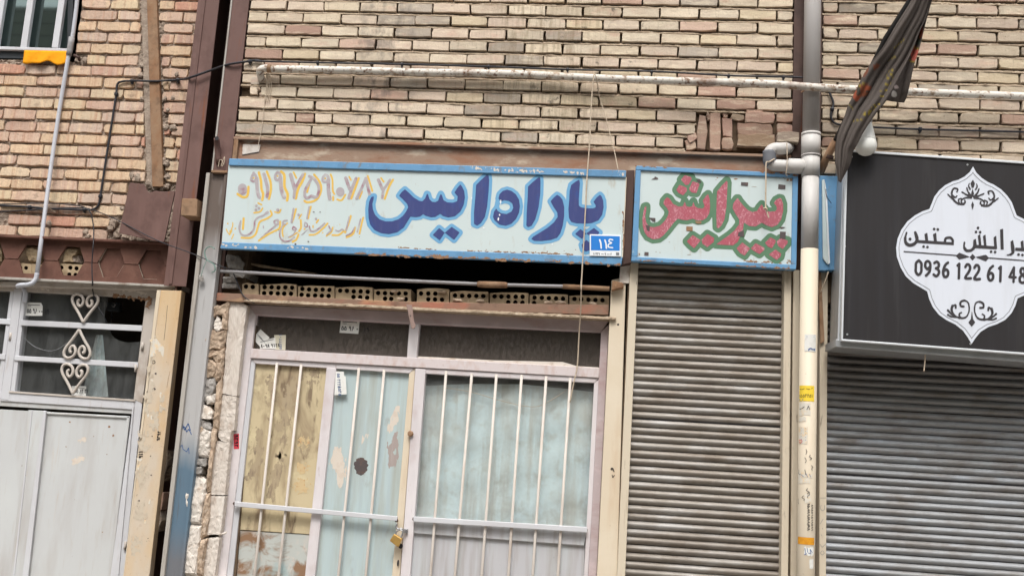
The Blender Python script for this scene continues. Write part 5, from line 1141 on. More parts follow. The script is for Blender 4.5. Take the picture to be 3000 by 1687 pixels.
# padlock on the meeting stiles
pk = thing('padlock','brass padlock hanging at the meeting stiles of the barred door','padlock')
Q('body','brass',[('P',1505,1035),('P',1585,1085),('P',1545,1168),('P',1462,1105)],.05,.075,pk,.004)
TUBE('shackle','steel',[('P',1520,1050,.062),('P',1530,1015,.064),('P',1558,998,.066),('P',1590,1010,.066),('P',1585,1045,.064),('P',1568,1075,.062)],.0045,pk,n=8)
TUBE('hasp_chain','steel',[('P',1535,935,.07),('P',1528,965,.068),('P',1545,990,.066),('P',1575,985,.066),('P',1600,1000,.07),('P',1610,1030,.08)],.005,pk,n=8)
Q('hasp','steel',[('P',1600,985),('P',1640,990),('P',1636,1035),('P',1598,1030)],.085,.098,pk,.002)

# ------------------------------------------------------------------ crumbling jamb left of the door
jm = thing('masonry_jamb','crumbling clay and white plaster jamb left of the centre door','masonry')
LST = [([(590,205),(630,185),(690,185),(760,150),(750,230),(735,280),(640,290),(600,320),(580,270)],'clay'),([(640,290),(665,320),(690,380),(700,430),(640,460),(610,420),(605,360)],'plaster'),
 ([(560,430),(620,425),(650,455),(730,430),(720,560),(680,640),(600,630),(540,650),(515,590),(530,530)],'clay'),([(690,290),(748,240),(735,430),(700,430)],'clay'),([(530,650),(600,635),(670,640),(715,600),(705,720),(650,770),(590,720),(535,730)],'clay'),
 ([(510,760),(570,725),(630,760),(650,820),(610,910),(550,915),(490,900),(495,830)],'clay'),([(650,770),(705,720),(690,900),(640,960),(610,910)],'clay'),([(500,930),(620,920),(630,1000),(600,1080),(530,1180),(500,1140)],'stone_grey'),
 ([(540,1100),(630,1070),(632,1170),(540,1190)],'plaster'),([(455,1210),(490,1185),(560,1200),(605,1270),(600,1340),(530,1345),(445,1325)],'plaster'),([(640,960),(690,900),(672,1180),(650,1449),(590,1449),(610,1290),(620,1180)],'clay'),([(440,1340),(530,1350),(580,1380),(590,1449),(430,1449)],'stone_grey')]
for pts, m in LST: rock(jm,'L',pts,.03,.16,m,None,'rubble')
MST = [([(415,20),(500,0),(570,40),(560,160),(540,300),(400,290),(395,200)],'plaster'),([(400,-20),(500,-10),(500,30),(410,90)],'clay'),([(405,300),(515,305),(510,375),(400,365)],'stone_grey'),([(360,370),(480,375),(470,460),(340,455)],'stone_grey'),([(365,265),(400,290),(398,360),(365,355)],'plaster'),
 ([(345,460),(430,458),(515,520),(500,700),(480,850),(465,950),(330,940),(320,850),(318,690)],'plaster'),([(330,945),(465,955),(450,1200),(420,1449),(230,1449),(250,1200),(280,1040)],'plaster'),
 ([(570,0),(615,0),(590,200),(560,420),(545,620),(510,640),(515,520),(545,300)],'clay'),([(505,650),(545,640),(530,900),(505,1060),(455,1090),(470,900)],'clay'),([(455,1095),(520,1080),(490,1250),(470,1449),(415,1449),(440,1200)],'clay')]
for pts, m in MST: rock(jm,'M',pts,.03,.16,m,None,'rubble')
CST = [('L',[(775,150),(860,150),(945,190),(895,560),(862,840),(840,1100),(700,1080),(735,560)]),('L',[(700,1090),(838,1110),(815,1449),(650,1449),(668,1280)]),('M',[(625,0),(755,0),(742,150),(690,145),(660,130),(628,95)]),
       ('M',[(612,140),(740,155),(715,420),(690,660),(550,658),(565,420)]),('M',[(548,665),(690,672),(660,940),(645,1045),(510,1050),(525,880)]),('M',[(530,1075),(625,1065),(640,1090),(600,1449),(475,1449),(500,1230)])]
for k, pts in CST:
    ws_ = [Z(k,x,y,.05) for x,y in pts]
    roughen(MB().prism([p+Vector((R5.gauss(0,.002),0,R5.gauss(0,.002))) for p in ws_],.10).build("plaster_slab","plaster_strip",jm),4,.011)
TUBE('nail','plaster',[('M',640,1050,.03),('M',705,1025,.0)],.006,jm,n=6,sm=0)
MB().prism([Vector((-2.235,.12,2.40)),Vector((-1.99,.12,2.40)),Vector((-1.93,.12,0)),Vector((-2.22,.12,0))],.2).build('core','mortar_dark',jm)
# the plastered wall below the picture
MB().prism([Vector((-2.2,.05,.82)),Vector((-1.97,.05,.82)),Vector((-1.97,.05,0)),Vector((-2.2,.05,0))],.2).build('plaster_base','plaster',jm)

# ================================================================== RIGHT SHOPS
# cream jamb and shutter guides
cj = thing('door_post','broad cream painted jamb between the centre door and the first shutter','post')
Q('face','cream',[('O',2112,0),('O',2252,-30),('Q',2182,1449),('Q',1985,1449)],.03,.14,cj,.004,True)
Q('top_plate','plaster',[('G',2120,1230),('G',2222,1215),('G',2215,1400),('G',2105,1400)],.02,.032,cj,.003)
t = MB(); digits(t,'Q','9',2112,400,44,70,.0288,-.2,9); digits(t,'Q','7',2130,462,28,52,.0288,.2,7); t.build('scrawl','ink',cj)['kind'] = 'stuff'
p = Z('R',97,600,.03); MB().tube([(p.x,.0292,p.z),(p.x,.031,p.z)],.006,10).build('screw_hole','ink',cj)
def shutter_guide(label, left, right, pts, d0, d1):
    g_ = thing('shutter_guide', label, 'guide rail')
    Q('channel','cream_guide',pts,d0,d1,g_,.003,True); return g_
g1_ = shutter_guide('cream guide rail along the left edge of the first shutter',0,0,[('R',210,28),('R',285,30),('S',160,1449),('S',86,1449)],.012,.14)
Q('seam','mortar_dark',[('R',196,28),('R',209,28),('S',85,1449),('S',78,1449)],.034,.10,g1_,0,True)
g2_ = shutter_guide('cream guide rail along the right edge of the first shutter',0,0,[('R',1632,95),('R',1698,100),('S',1642,1449),('S',1578,1449)],.012,.14)
g3_ = shutter_guide('narrow cream strip just left of the downpipe',0,0,[('R',1714,95),('R',1775,100),('S',1760,1449),('S',1662,1449)],.03,.14)
g4_ = shutter_guide('rust-edged cream guide rail right of the downpipe with pencil scrawl',0,0,[('I',118,840),('I',172,845),('T',148,1449),('T',106,1449)],.012,.14)
Q('rust_edge','rust',[('I',100,700),('I',120,700),('I',150,1310),('I',122,1330)],-.004,.012,g4_,.003)
t = MB()
for pts in ([(112,965),(145,965)],[(118,1008),(112,1030),(125,1045),(140,1035),(138,1010)],[(112,1125),(130,1095)],[(125,1150),(128,1158)],[(118,1190),(122,1200)],[(110,1250),(125,1270),(145,1248)],[(125,1290),(112,1305),(125,1318),(138,1305),(128,1290)]): ribbon(t,'T',pts,2.2,.0105)
t.build('scrawl','badge_line',g4_)['kind'] = 'stuff'

def shutter(label, x0, x1, ztop_, step, y, m, seams, flat=()):
    sh_ = thing('roller_shutter', label, 'shutter')
    prof = []
    for i in range(11):
        t_ = i/10; z_ = -t_*(step-.0015)
        prof.append((-.017*math.sin(math.pi*min(1,t_*1.06))**.75 if t_*1.06 < 1 else .002, z_))
    mb = MB(); W_ = x1-x0; nx_ = 5
    for i in range(nx_+1):
        for (dy, dz) in prof: mb.v.append((W_*i/nx_, dy, dz))
    n = len(prof)
    for i in range(nx_):
        for q in range(n-1): a = i*n+q; mb.f.append((a,a+1,a+n+1,a+n))
    me = None; k = 0; z_ = ztop_
    while z_ > .03:
        if me is None:
            o = mb.build('slat', m, sh_, smooth=True); me = o.data
        else: o = link('slat', me, None, sh_)
        jitter = rng.gauss(0,.0007)
        o.location = (x0, y+rng.gauss(0,.0008)+(-.004 if k in seams else 0), z_+jitter)
        o.rotation_euler = (0, rng.gauss(0,.0009), 0)
        if k in seams:
            MB().box(x0,x1,y-.0115,y-.006,z_+.0005,z_+.003).build('seam_lip','ink',sh_)
        z_ -= step; k += 1
    MB().box(x0,x1,y+.012,y+.02,0,ztop_+.05).build('backing','mortar_dark',sh_)
    return sh_
xa_, xb_ = .165, 1.03
zr = [Z('R',285,85,.09).z, Z('R',285,1400,.09).z]; step_ = (zr[0]-zr[1])/19.0
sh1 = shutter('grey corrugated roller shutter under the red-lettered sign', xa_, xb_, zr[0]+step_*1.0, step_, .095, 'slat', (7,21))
zq = [Z('T',400,420,.09).z, Z('T',400,1400,.09).z]; step2 = (zq[0]-zq[1])/21.0
nup = int((2.62-zq[0])/step2)
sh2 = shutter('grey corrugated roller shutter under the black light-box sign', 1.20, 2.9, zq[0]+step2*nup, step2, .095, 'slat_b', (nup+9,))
MB().box(1.20,2.9,.11,.12,2.5,2.75).build('head_plate','mortar_dark',sh2)

# brown column behind the downpipe
c3 = thing('steel_column','brown steel column half hidden behind the grey downpipe','column')
MB().box(1.004,1.16,-.004,.012,3.30,4.9).build('flange','primer_dark',c3,bevel=.002)
MB().box(1.004,1.16,.10,.14,0,3.30).build('lower_flange','primer_dark',c3,bevel=.002)

# ------------------------------------------------------------------ downpipe with trap
YP = -.075
dp = thing('downpipe','plastic downpipe, grey at the top and cream below, with a side trap','pipe')
xp = 1.091; RP = .0455
def ztube(name, m, z0, z1, r, n=28): return MB().tube([(xp,YP,z0),(xp,YP,z1)],r,n).build(name,m,dp,smooth=True)
zA = Z('D',430,1350,YP).z; zB = Z('H',1960,125,YP).z; zC = Z('H',1950,330,YP).z; zD = Z('H',1950,1060,YP).z
ztube('upper_pipe','pipe_grey',zA-.01,4.9,RP); ztube('socket','pipe_light',zB,zA,RP*1.12); ztube('tee','pipe_light',zC,zB+.002,RP*1.07)
ztube('middle_pipe','pipe_light',zD,zC,RP); ztube('lower_pipe','pipe_cream',0,zD,RP*1.005)
ztube('ring','pipe_grey',zB-.004,zB+.006,RP*1.14); ztube('ring','pipe_light',zA-.012,zA+.004,RP*1.15)
YT = -.075
trap = [('H',1760,40,.03),('H',1720,45,-.03),('H',1665,48,YT),('H',1610,50,YT),('H',1570,75,YT),('H',1560,120,YT)]
TUBE('trap_bend','pipe_light',trap,.0335,dp,n=18,sm=5)
TUBE('collar','rubber',[('H',1560,75,YT),('H',1560,140,YT),('H',1562,175,YT),('H',1580,200,YT)],.036,dp,n=18,sm=3)
TUBE('trap_bend','pipe_light',[('H',1562,150,YT),('H',1570,190,YT),('H',1600,212,YT),('H',1640,216,YT),('H',1780,222,YT)],.0325,dp,n=18,sm=5)
TUBE('trap_socket','pipe_light',[('H',1738,220,YT),('H',1745,221,YT),('H',1870,226,YT),('H',1935,228,YT)],[.040,.042,.042,.034],dp,n=18,sm=0)
TUBE('drain_arm','pipe_light',[('H',1870,226,YT),('H',1960,228,YT)],.033,dp,n=18,sm=0)
def pipe_patch(parent, k, x0, y0, x1, y1, m, rr=RP*1.005+.0012, name='sticker', tilt=0.0, ragged=0.0):
    """paper wrapped on the pipe's front"""
    a = Z(k,x0,y0,YP-RP*.8); b = Z(k,x1,y1,YP-RP*.8)
    def ang(x): return math.asin(max(-.97,min(.97,(x-xp)/rr)))
    t0, t1 = ang(a.x), ang(b.x); mb = MB(); n = 8; nz = 5
    for j in range(nz+1):
        for i in range(n+1):
            th = t0+(t1-t0)*i/n; z_ = a.z+(b.z-a.z)*j/nz+tilt*(i/n-.5)
            e = ragged*R5.gauss(0,1) if (i in (0,n) or j in (0,nz)) else 0
            th += e*6; z_ += e
            mb.v.append((xp+rr*math.sin(th), YP-rr*math.cos(th), z_))
    for j in range(nz):
        for i in range(n): q = j*(n+1)+i; mb.f.append((q,q+1,q+n+2,q+n+1))
    return mb.build(name,m,parent,smooth=True)
def pipe_ink(parent, lines, m='ink', w=.002, rr=RP*1.005+.0022):
    """pen strokes on the pipe: lines of (k,x,y)"""
    mb = MB()
    for ln in lines:
        P = []
        for (k,x,y) in ln:
            q = Z(k,x,y,YP-RP*.8); th = math.asin(max(-.95,min(.95,(q.x-xp)/rr))); P.append((th,q.z))
        for (ta,za),(tb,zb2) in zip(P,P[1:]):
            dx, dz = (tb-ta)*rr, zb2-za; L = math.hypot(dx,dz) or 1; nxx, nzz = -dz/L*w/2, dx/L*w/2
            c4 = [(ta+nxx/rr,za+nzz),(tb+nxx/rr,zb2+nzz),(tb-nxx/rr,zb2-nzz),(ta-nxx/rr,za-nzz)]
            mb.poly([(xp+rr*math.sin(th),YP-rr*math.cos(th),z_) for th,z_ in c4])
    o = mb.build('print',m,parent); o['kind'] = 'stuff'; return o
def dig_lines(k, txt, x, y, h, w, ang=0.0):
    ca, sa = math.cos(ang), math.sin(ang); out = []; cx = 0
    for ch in txt:
        for s_ in PD.get(ch, []): out.append([(k,x+(cx+px*w)*ca-py*h*sa,y+(cx+px*w)*sa+py*h*ca) for px,py in s_])
        cx += w*.72
    return out
s_ = pipe_patch(dp,'R',1818,690,1922,852,'paper'); pipe_ink(s_,[[('R',1835,708),('R',1915,700)],[('R',1835,720),('R',1905,714)]],'ink_blue',.003); pipe_ink(s_,[[('R',1848,835),('R',1870,820),('R',1890,832),('R',1915,828)],[('R',1850,842),('R',1910,838)]],'ink_blue',.006)
s_ = pipe_patch(dp,'R',1757,1158,1905,1310,'paper_yellow'); pipe_ink(s_,dig_lines('R','5553451',1765,1240,30,26,.03)+[[('R',1770,1192),('R',1795,1198),('R',1815,1190)],[('R',1830,1190),('R',1850,1198),('R',1890,1188)]],'ink',.0022)
pipe_ink(s_,[[('R',1775,1215),('R',1895,1222)],[('R',1780,1226),('R',1850,1230)]],'paper_red',.0015); pipe_ink(s_,[[('R',1770,1290),('R',1805,1292)]],'ink_blue',.007)
s_ = pipe_patch(dp,'R',1768,1318,1870,1440,'paper_old',ragged=.002); pipe_ink(s_,[[('R',1780,1380),('R',1800,1370),('R',1815,1355)],[('R',1835,1385),('R',1850,1350),('R',1862,1385)]],'ink',.003)
s_ = pipe_patch(dp,'S',1738,0,1800,45,'paper_old',ragged=.002); 
s_ = pipe_patch(dp,'S',1740,90,1815,245,'paper_old',ragged=.003); pipe_ink(s_,[[('S',1760,100+i*26),('S',1800,108+i*26)] for i in range(5)],'ink_blue',.0018); pipe_ink(s_,[[('S',1745,215),('S',1762,208),('S',1770,225),('S',1755,240),('S',1745,225)]],'paper_red',.003)
s_ = pipe_patch(dp,'S',1736,502,1858,560,'paper_old',ragged=.003); pipe_ink(s_,[[('S',1755,520),('S',1780,545)],[('S',1800,515),('S',1815,550)],[('S',1830,520),('S',1845,548)]],'ink_blue',.0022)
s_ = pipe_patch(dp,'S',1742,560,1840,605,'paper_old',ragged=.004)
s_ = pipe_patch(dp,'S',1792,700,1848,782,'paper_old',ragged=.003)
s_ = pipe_patch(dp,'S',1738,1090,1880,1165,'paper_orange'); pipe_ink(s_,[[('S',1745,1105),('S',1870,1108)],[('S',1800,1120),('S',1870,1140)]],'rust',.0012)
s_ = pipe_patch(dp,'S',1785,1182,1872,1262,'paper',ragged=.003); pipe_ink(s_,[[('S',1790,1190),('S',1800,1250)],[('S',1810,1190),('S',1815,1230)],[('S',1820,1235),('S',1845,1245),('S',1838,1200),('S',1860,1235)],[('S',1785,1252),('S',1806,1240)]],'ink_blue',.003)
s_ = pipe_patch(dp,'S',1832,1290,1870,1380,'paper',ragged=.002)
# stencilled writing running up the pipe
wr_ = []
for x,y in ((1800,295),(1790,370),(1840,345),(1850,440),(1790,480),(1745,480),(1815,650),(1830,690),(1740,745),(1780,715)):
    wr_.append([('S',x,y),('S',x+R5.uniform(-15,15),y+18),('S',x+R5.uniform(-18,18),y+34),('S',x+R5.uniform(-12,12),y+48)])
for y in range(795,1020,22):
    wr_.append([('S',1815+R5.uniform(-12,6),y),('S',1835,y+R5.uniform(-8,12)),('S',1812,y+16)]); wr_.append([('S',1855+R5.uniform(-8,8),y+4),('S',1866,y+10),('S',1850,y+18)])
pipe_ink(dp,wr_,'ink',.0026)
MB().tube([(xp-.055,YP,Z('D',380,930,YP).z),(xp-.02,YP-.062,Z('D',380,920,YP).z),(xp+.0,YP-.062,Z('D',380,905,YP).z)],.004,6).build('tie_wire','rust',dp)

# ------------------------------------------------------------------ white gas pipe and the cable above it
gpz = -.045
gp_ = thing('gas_pipe','flaking white gas pipe with rust patches crossing the brick walls','pipe')
pts = [('B',150,695,gpz),('B',900,708,gpz),('B',1700,730,gpz),('B',2570,745,gpz),('C',1300,803,gpz),('C',2570,845,gpz),('D',600,886,-.135),('D',1400,925,-.135),('D',2575,972,-.10),('D',3400,1005,-.08)]
pts = [('B',150,695,gpz),('B',900,708,gpz),('B',1700,730,gpz),('B',2570,745,gpz),('C',900,790,gpz-.02),('C',1700,818,-.09),('C',2570,845,-.135),('D',500,882,-.145),('D',1400,925,-.13),('D',2575,972,-.11),('D',3600,1012,-.09)]
TUBE('pipe','pipe_white',pts,.0212,gp_,n=16,sm=6)
TUBE('elbow','pipe_white',[('B',165,695,gpz),('B',100,690,gpz),('B',55,700,gpz),('B',40,735,gpz+.01),('B',55,790,.0),('B',70,850,.06)],.0215,gp_,n=16,sm=5)
TUBE('thread_ring','rust',[('B',118,692,gpz),('B',160,695,gpz)],.0235,gp_,n=16,sm=0)
hl = thing('wall_hole','ragged hole with wire and mortar round the gas pipe elbow','hole')
MB().prism([Z('B',x,y,.031) for x,y in ((20,745),(90,735),(225,738),(222,830),(200,900),(150,945),(60,940),(20,860))],.002).build('recess','ink',hl)
for x,y,r in ((20,890,.020),(200,930,.018),(60,960,.018),(150,975,.016),(215,900,.014),(30,800,.016),(120,790,.016),(150,820,.012)):
    p = Z('B',x,y,.01); lump(hl,'clay',(p.x,.012,p.z),r,R5)
for dx in (0,18,36,-12): TUBE('wire','rope',[('B',110+dx*.5,740,-.03),('B',120+dx,850,-.01),('B',105+dx,960,-.008),('B',95+dx,1030,-.008)],.0022,hl,n=5)
TUBE('hanging_string','rope',[('B',95,950,-.01),('B',80,1090,-.012),('B',55,1300,-.012),('B',25,1449,-.016),('F',540,40,-.02)],.0018,hl,n=5)
ca = thing('black_cable','thin black cable clipped along the bricks just above the gas pipe','cable')
TUBE('cable','cable',[('B',-10,618,-.016),('B',600,632,-.016),('B',1460,648,-.016),('B',2340,672,-.016),('C',560,702,-.016),('C',1405,720,-.016),('C',2180,762,-.016),('D',155,775,-.018),('D',360,782,-.03)],.0056,ca,n=6)
for k,x,y in (('B',620,628),('B',1468,645),('B',2340,670),('C',560,698),('C',1405,722),('C',2180,762),('D',155,775)): clip(ca,k,x,y+4,-.016,.011,.016)
cbr = thing('black_cable','black cable emerging behind the downpipe and running right under the gas pipe','cable')
TUBE('cable','cable',[('D',600,900,-.012),('D',630,960,-.012),('D',658,1040,-.012),('D',642,1110,-.012),('D',632,1170,-.012),('D',660,1230,-.012),('D',740,1258,-.012),('D',1030,1280,-.012),('D',1530,1302,-.012),('D',2100,1316,-.012),('D',2700,1332,-.012)],.0062,cbr,n=8)
for k,x,y in (('D',645,1100),('D',1530,1302)): clip(cbr,k,x,y,-.012,.013,.02)

# cords
rp = thing('rope','long beige cord hanging from the gas pipe down over the long sign','rope')
TUBE('strand','rope',[('C',825,745,-.11),('C',808,900,-.10),('C',790,1200,-.098),('G',1810,0,-.098),('G',1785,330,-.10),('G',1762,800,-.098),('G',1725,1449,-.098),('O',1822,0,-.09),('O',1815,300,-.02),('O',1800,520,.04),('O',1782,830,.06),('O',1750,980,.065),('O',1712,1180,.08)],.0038,rp,n=7)
TUBE('strand','rope',[('C',828,745,-.11),('C',850,790,-.105),('C',885,1000,-.03),('C',940,1170,-.03),('C',1010,1449,-.04),('G',2040,0,-.04),('G',2070,120,-.05),('G',2097,262,-.07)],.0028,rp,n=6)
rp2 = thing('rope','short cream cord knotted to the pipe trap in front of the red lettering','rope')
TUBE('strand','rope',[('H',1610,150,-.115),('H',1560,180,-.12),('H',1526,200,-.122),('H',1524,400,-.12),('H',1522,640,-.12),('H',1540,700,-.12),('H',1552,742,-.12)],.0042,rp2,n=7)
TUBE('knot','rope',[('H',1498,655,-.122),('H',1515,645,-.128),('H',1535,655,-.128),('H',1520,668,-.122)],.005,rp2,n=6)
TUBE('strand','rope',[('H',1735,-10,-.11),('H',1738,120,-.116),('H',1735,240,-.118),('H',1725,300,-.11),('H',1740,325,-.10)],.0024,rp2,n=6)

# ------------------------------------------------------------------ old blue sign edge behind the light box
bs = thing('old_sign','old blue sign with a curling white sheet squeezed behind the black light box','sign')
Q('frame','sign_blue',[('I',108,210),('I',330,215),('I',310,835),('I',100,842)],-.05,.02,bs,.003)
Q('sheet','sign_white',[('I',132,240),('I',150,235),('I',185,790),('I',170,800),('I',138,760)],-.062,-.054,bs,.002)
Q('sheet','plate_white',[('I',150,240),('I',166,330),('I',186,790),('I',178,798)],-.075,-.06,bs,.001)
TUBE('wire','cable',[('I',158,300,-.08),('I',165,350,-.08),('I',195,395,-.06)],.002,bs,n=5)
TUBE('string','rope',[('I',175,850,-.06),('I',150,920,-.05),('I',122,985,-.03)],.003,bs,n=5)

# ------------------------------------------------------------------ black light-box sign
YS = -.28
ls = thing('light_box_sign','black light-box sign with white ornamental badge and phone number','sign')
h_ = np.array([1.0,.0755])
def Lb(k_, xy): return [(k_,x,y) for x,y in xy]
TLs, BLs = (300,38), (265,1302)
TRs, BRs = (2010,155), (1985,1440)
def side_quad(a, b, c, d): return [Z('I',*a,YS),Z('I',*b,YS),Z('I',*c,YS),Z('I',*d,YS)]
Q('face','sign_black',[('I',298,48),('I',2000,165),('I',1975,1425),('I',268,1298)],YS,YS+.03,ls,0)
Q('body','alu',[('I',302,44),('I',2004,160),('I',1982,1432),('I',262,1304)],YS+.012,.0,ls,.004)
Q('rim','alu_bright',[('I',300,36),('I',2008,152),('I',2006,168),('I',300,50)],YS-.008,YS+.02,ls,.002)
Q('rim','alu_bright',[('I',291,40),('I',305,48),('I',272,1302),('I',260,1302)],YS-.007,YS+.02,ls,.002)
Q('rim','alu_bright',[('I',262,1296),('I',1978,1424),('I',1976,1438),('I',262,1308)],YS-.007,YS+.02,ls,.002)
Q('side_trim','alu_bright',[('I',278,50),('I',290,50),('I',250,1302),('I',238,1300)],YS+.06,YS+.075,ls,.001)
Q('bottom_trim','alu',[('I',225,1296),('I',262,1304),('I',1976,1436),('I',1976,1490),('I',222,1348)],YS+.02,YS+.26,ls,.003)
half = [(1137,150),(1115,187),(1080,217),(1040,238),(1000,250),(950,275),(910,310),(880,350),(862,395),(847,432),(800,448),(750,475),(700,515),(660,570),(635,630),(625,690),(630,750),(655,820),(690,880),(740,925),(790,955),(832,980),(845,1030),(870,1085),(910,1135),(960,1170),(1020,1200),(1070,1240),(1105,1290),(1127,1330)]
ax0, ax1 = np.array([1137.,150.]), np.array([1127.,1330.]); av = (ax1-ax0)
def mirror(p):
    A = np.array([[av[0],h_[0]],[av[1],h_[1]]]); s_, a_ = np.linalg.solve(A, np.array(p)-ax0)
    q = ax0+av*s_-h_*a_*1.02; return (float(q[0]), float(q[1]))
badge = half+[mirror(p) for p in reversed(half[1:-1])]
xs, ys, D = sdf_grid([badge], [], 4.0, 4)
field_mesh('badge','badge',xs,ys,D,0,'I',YS-.0008,ls)
field_mesh('badge_line','badge_line',xs,ys,np.abs(D+19)-2.0,0,'I',YS-.0016,ls)
ink = []; polyI = []
def flush(name, m='vinyl_ink'):
    global ink, polyI
    fix = []
    for p_, w_ in ink:
        if isinstance(w_, (list, tuple)):
            n_ = len(p_); m_ = len(w_); w_ = [w_[min(m_-1, int(i*(m_-1)/max(1,n_-1)+.5))]*1.15 for i in range(n_)]
        fix.append((p_, w_))
    xs, ys, D = sdf_grid(polyI, fix, 3.0, 4)
    o = field_mesh(name,m,xs,ys,D-1.5,0,'I',YS-.0024,ls); o['kind'] = 'stuff'; ink = []; polyI = []
def sk(pts, w, n=4): ink.append(st(pts, w, n))
# lettering (kufi hand)
sk([(695,590),(686,625),(690,655),(712,672),(742,666),(762,645),(764,615),(752,588)],[8]*4+[13]*4+[16]*8+[15]*8+[12]*5); ink.append(([(718,632)],17))
polyI += [[(745,588),(760,585),(775,640),(1008,655),(1008,670),(760,655)],[(815,600),(832,592),(838,650),(822,650)],[(872,600),(890,592),(896,652),(880,652)]]
sk([(950,655),(955,628),(985,622),(1002,640),(1000,660)],13)
for x,y in ((808,682),(834,685),(878,565),(903,568)): ink.append(([(x,y)],15))
sk([(1080,655),(1078,685),(1095,708),(1125,706),(1145,685),(1148,655)],[8]*5+[13]*10+[15]*6)
polyI += [[(1140,640),(1155,632),(1160,672),(1290,682),(1292,698),(1145,690)],[(1170,610),(1184,602),(1192,680),(1178,680)],[(1205,612),(1219,604),(1226,684),(1212,684)],[(1275,622),(1290,612),(1296,696),(1280,696)],
          [(1318,570),(1336,565),(1340,700),(1322,700)],[(1388,650),(1402,640),(1412,690),(1408,712),(1392,712)],[(1420,690),(1560,700),(1560,716),(1418,708)],[(1455,650),(1470,642),(1476,705),(1460,705)],[(1530,655),(1546,645),(1552,712),(1536,712)]]
sk([(1404,695),(1402,722),(1385,735),(1365,738)],[14]*5+[10]*4+[5]*4)
for x,y in ((1170,558),(1157,584),(1184,586),(1257,716),(1284,718),(1440,735),(1466,738),(1520,742),(1546,744),(1533,765)): ink.append(([(x,y)],15))
flush('lettering')
# divider
ink.append(([(678,715),(1035,741)],4)); ink.append(([(1238,757),(1590,783)],4))
polyI += [[(1045,724),(1112,750),(1045,766),(1025,744)],[(1134,733),(1152,752),(1134,771),(1116,752)],[(1156,752),(1222,738),(1242,757),(1222,777)]]
flush('divider')
# numerals
def num(ch, x, y, w=44, h=100):
    S = {'0':[[(.5,0),(.12,.2),(.1,.5),(.12,.8),(.5,1),(.88,.8),(.9,.5),(.88,.2),(.5,0)]],'9':[[(.85,.35),(.5,.55),(.15,.38),(.2,.1),(.5,0),(.82,.12),(.88,.4),(.75,.75),(.3,1)]],
         '3':[[(.15,.1),(.5,0),(.8,.15),(.72,.38),(.4,.46),(.75,.55),(.85,.78),(.5,1),(.1,.9)]],'6':[[(.8,.0),(.4,.2),(.15,.6),(.25,.92),(.55,1),(.85,.85),(.85,.6),(.55,.48),(.2,.62)]],
         '1':[[(.3,.12),(.55,.0),(.55,1)]],'2':[[(.12,.2),(.3,.03),(.6,.02),(.8,.2),(.7,.45),(.15,.95),(.95,.95)]],'4':[[(.7,1),(.7,0),(.08,.68),(.98,.68)]],'8':[[(.5,.46),(.2,.3),(.25,.06),(.5,0),(.75,.06),(.8,.3),(.5,.46),(.12,.66),(.15,.92),(.5,1),(.85,.92),(.88,.66),(.5,.46)]]}
    for s_ in S[ch]:
        pts = [(x+px*w-(py-.5)*3, y+py*h+px*w*.07) for px,py in s_]
        straight = ch in '14'
        ink.append((pts if straight else smooth2(pts,5,False), 14.5 if ch != '4' else 13))
for ch, x, y in (('0',752,772),('9',812,777),('3',872,781),('6',932,786),('1',1022,795),('2',1080,798),('2',1140,803),('6',1231,809),('1',1298,814),('4',1376,818),('8',1444,824)): num(ch, x, y, 46 if ch != '1' else 40, 96)
flush('numerals')
# ornaments: upper palmette and lower scrolls, mirrored
def both(pts, w, n=4):
    sk(pts, w, n); sk([mirror(p) for p in pts], w, n)
polyI += [[(1136,240),(1148,262),(1140,290),(1130,290),(1122,262)],[(1134,300),(1142,330),(1137,350),(1131,350),(1126,330)],[(1134,385),(1142,405),(1134,435),(1126,405)]]
both([(1126,350),(1105,320),(1095,290)],[9]*4+[6]*4+[3]); both([(1124,355),(1090,335),(1062,318)],[8]*4+[6]*4+[3]); both([(1118,300),(1108,280),(1112,262)],[7,6,6,6,5,5,4,3,3])
both([(1126,358),(1085,358),(1060,375),(1065,395),(1085,390),(1082,375)],7); both([(1075,400),(1035,395),(1005,365),(995,325),(1010,295),(1035,300),(1030,318)],[9]*8+[8]*8+[6]*9)
both([(1005,365),(985,350),(968,333)],[9]*4+[5]*4+[2]); both([(1002,340),(1018,355),(1030,345)],6); both([(1045,390),(1040,370),(1058,362)],6)
flush('ornament')
both([(1112,1090),(1108,1120),(1090,1150),(1055,1155),(1045,1130),(1060,1120)],[6]*8+[8]*8+[6]*5); both([(1112,1090),(1105,1055),(1080,1040),(1055,1050),(1055,1075),(1075,1080)],[6]*8+[9]*13)
both([(1050,1158),(1015,1140),(995,1105),(1000,1075)],[6]*4+[8]*4+[12]*5); both([(1040,1152),(1000,1135),(970,1105)],[6]*4+[8]*4+[10]); both([(1030,1150),(995,1148),(970,1135)],[5]*4+[6]*4+[9]); both([(1000,1078),(1020,1070),(1022,1090)],[8]*9)
polyI += [[(1130,1115),(1136,1165),(1150,1185),(1128,1212),(1108,1185),(1124,1165)]]
flush('ornament')
for x, y in ((330,85),(1100,138),(1950,195),(300,1265),(1120,1328),(1940,1388),(285,680)):
    p = Z('I',x,y,YS-.002); MB().tube([(p.x,YS+.001,p.z),(p.x,YS-.003,p.z)],.005,10).build('screw','alu',ls)
st2 = thing('string','short frayed string dangling below the black light box','string')
TUBE('strand','rope',[('T',762,70,YS+.05),('T',758,130,YS+.05),('T',752,185,YS+.05)],.0035,st2,n=6)

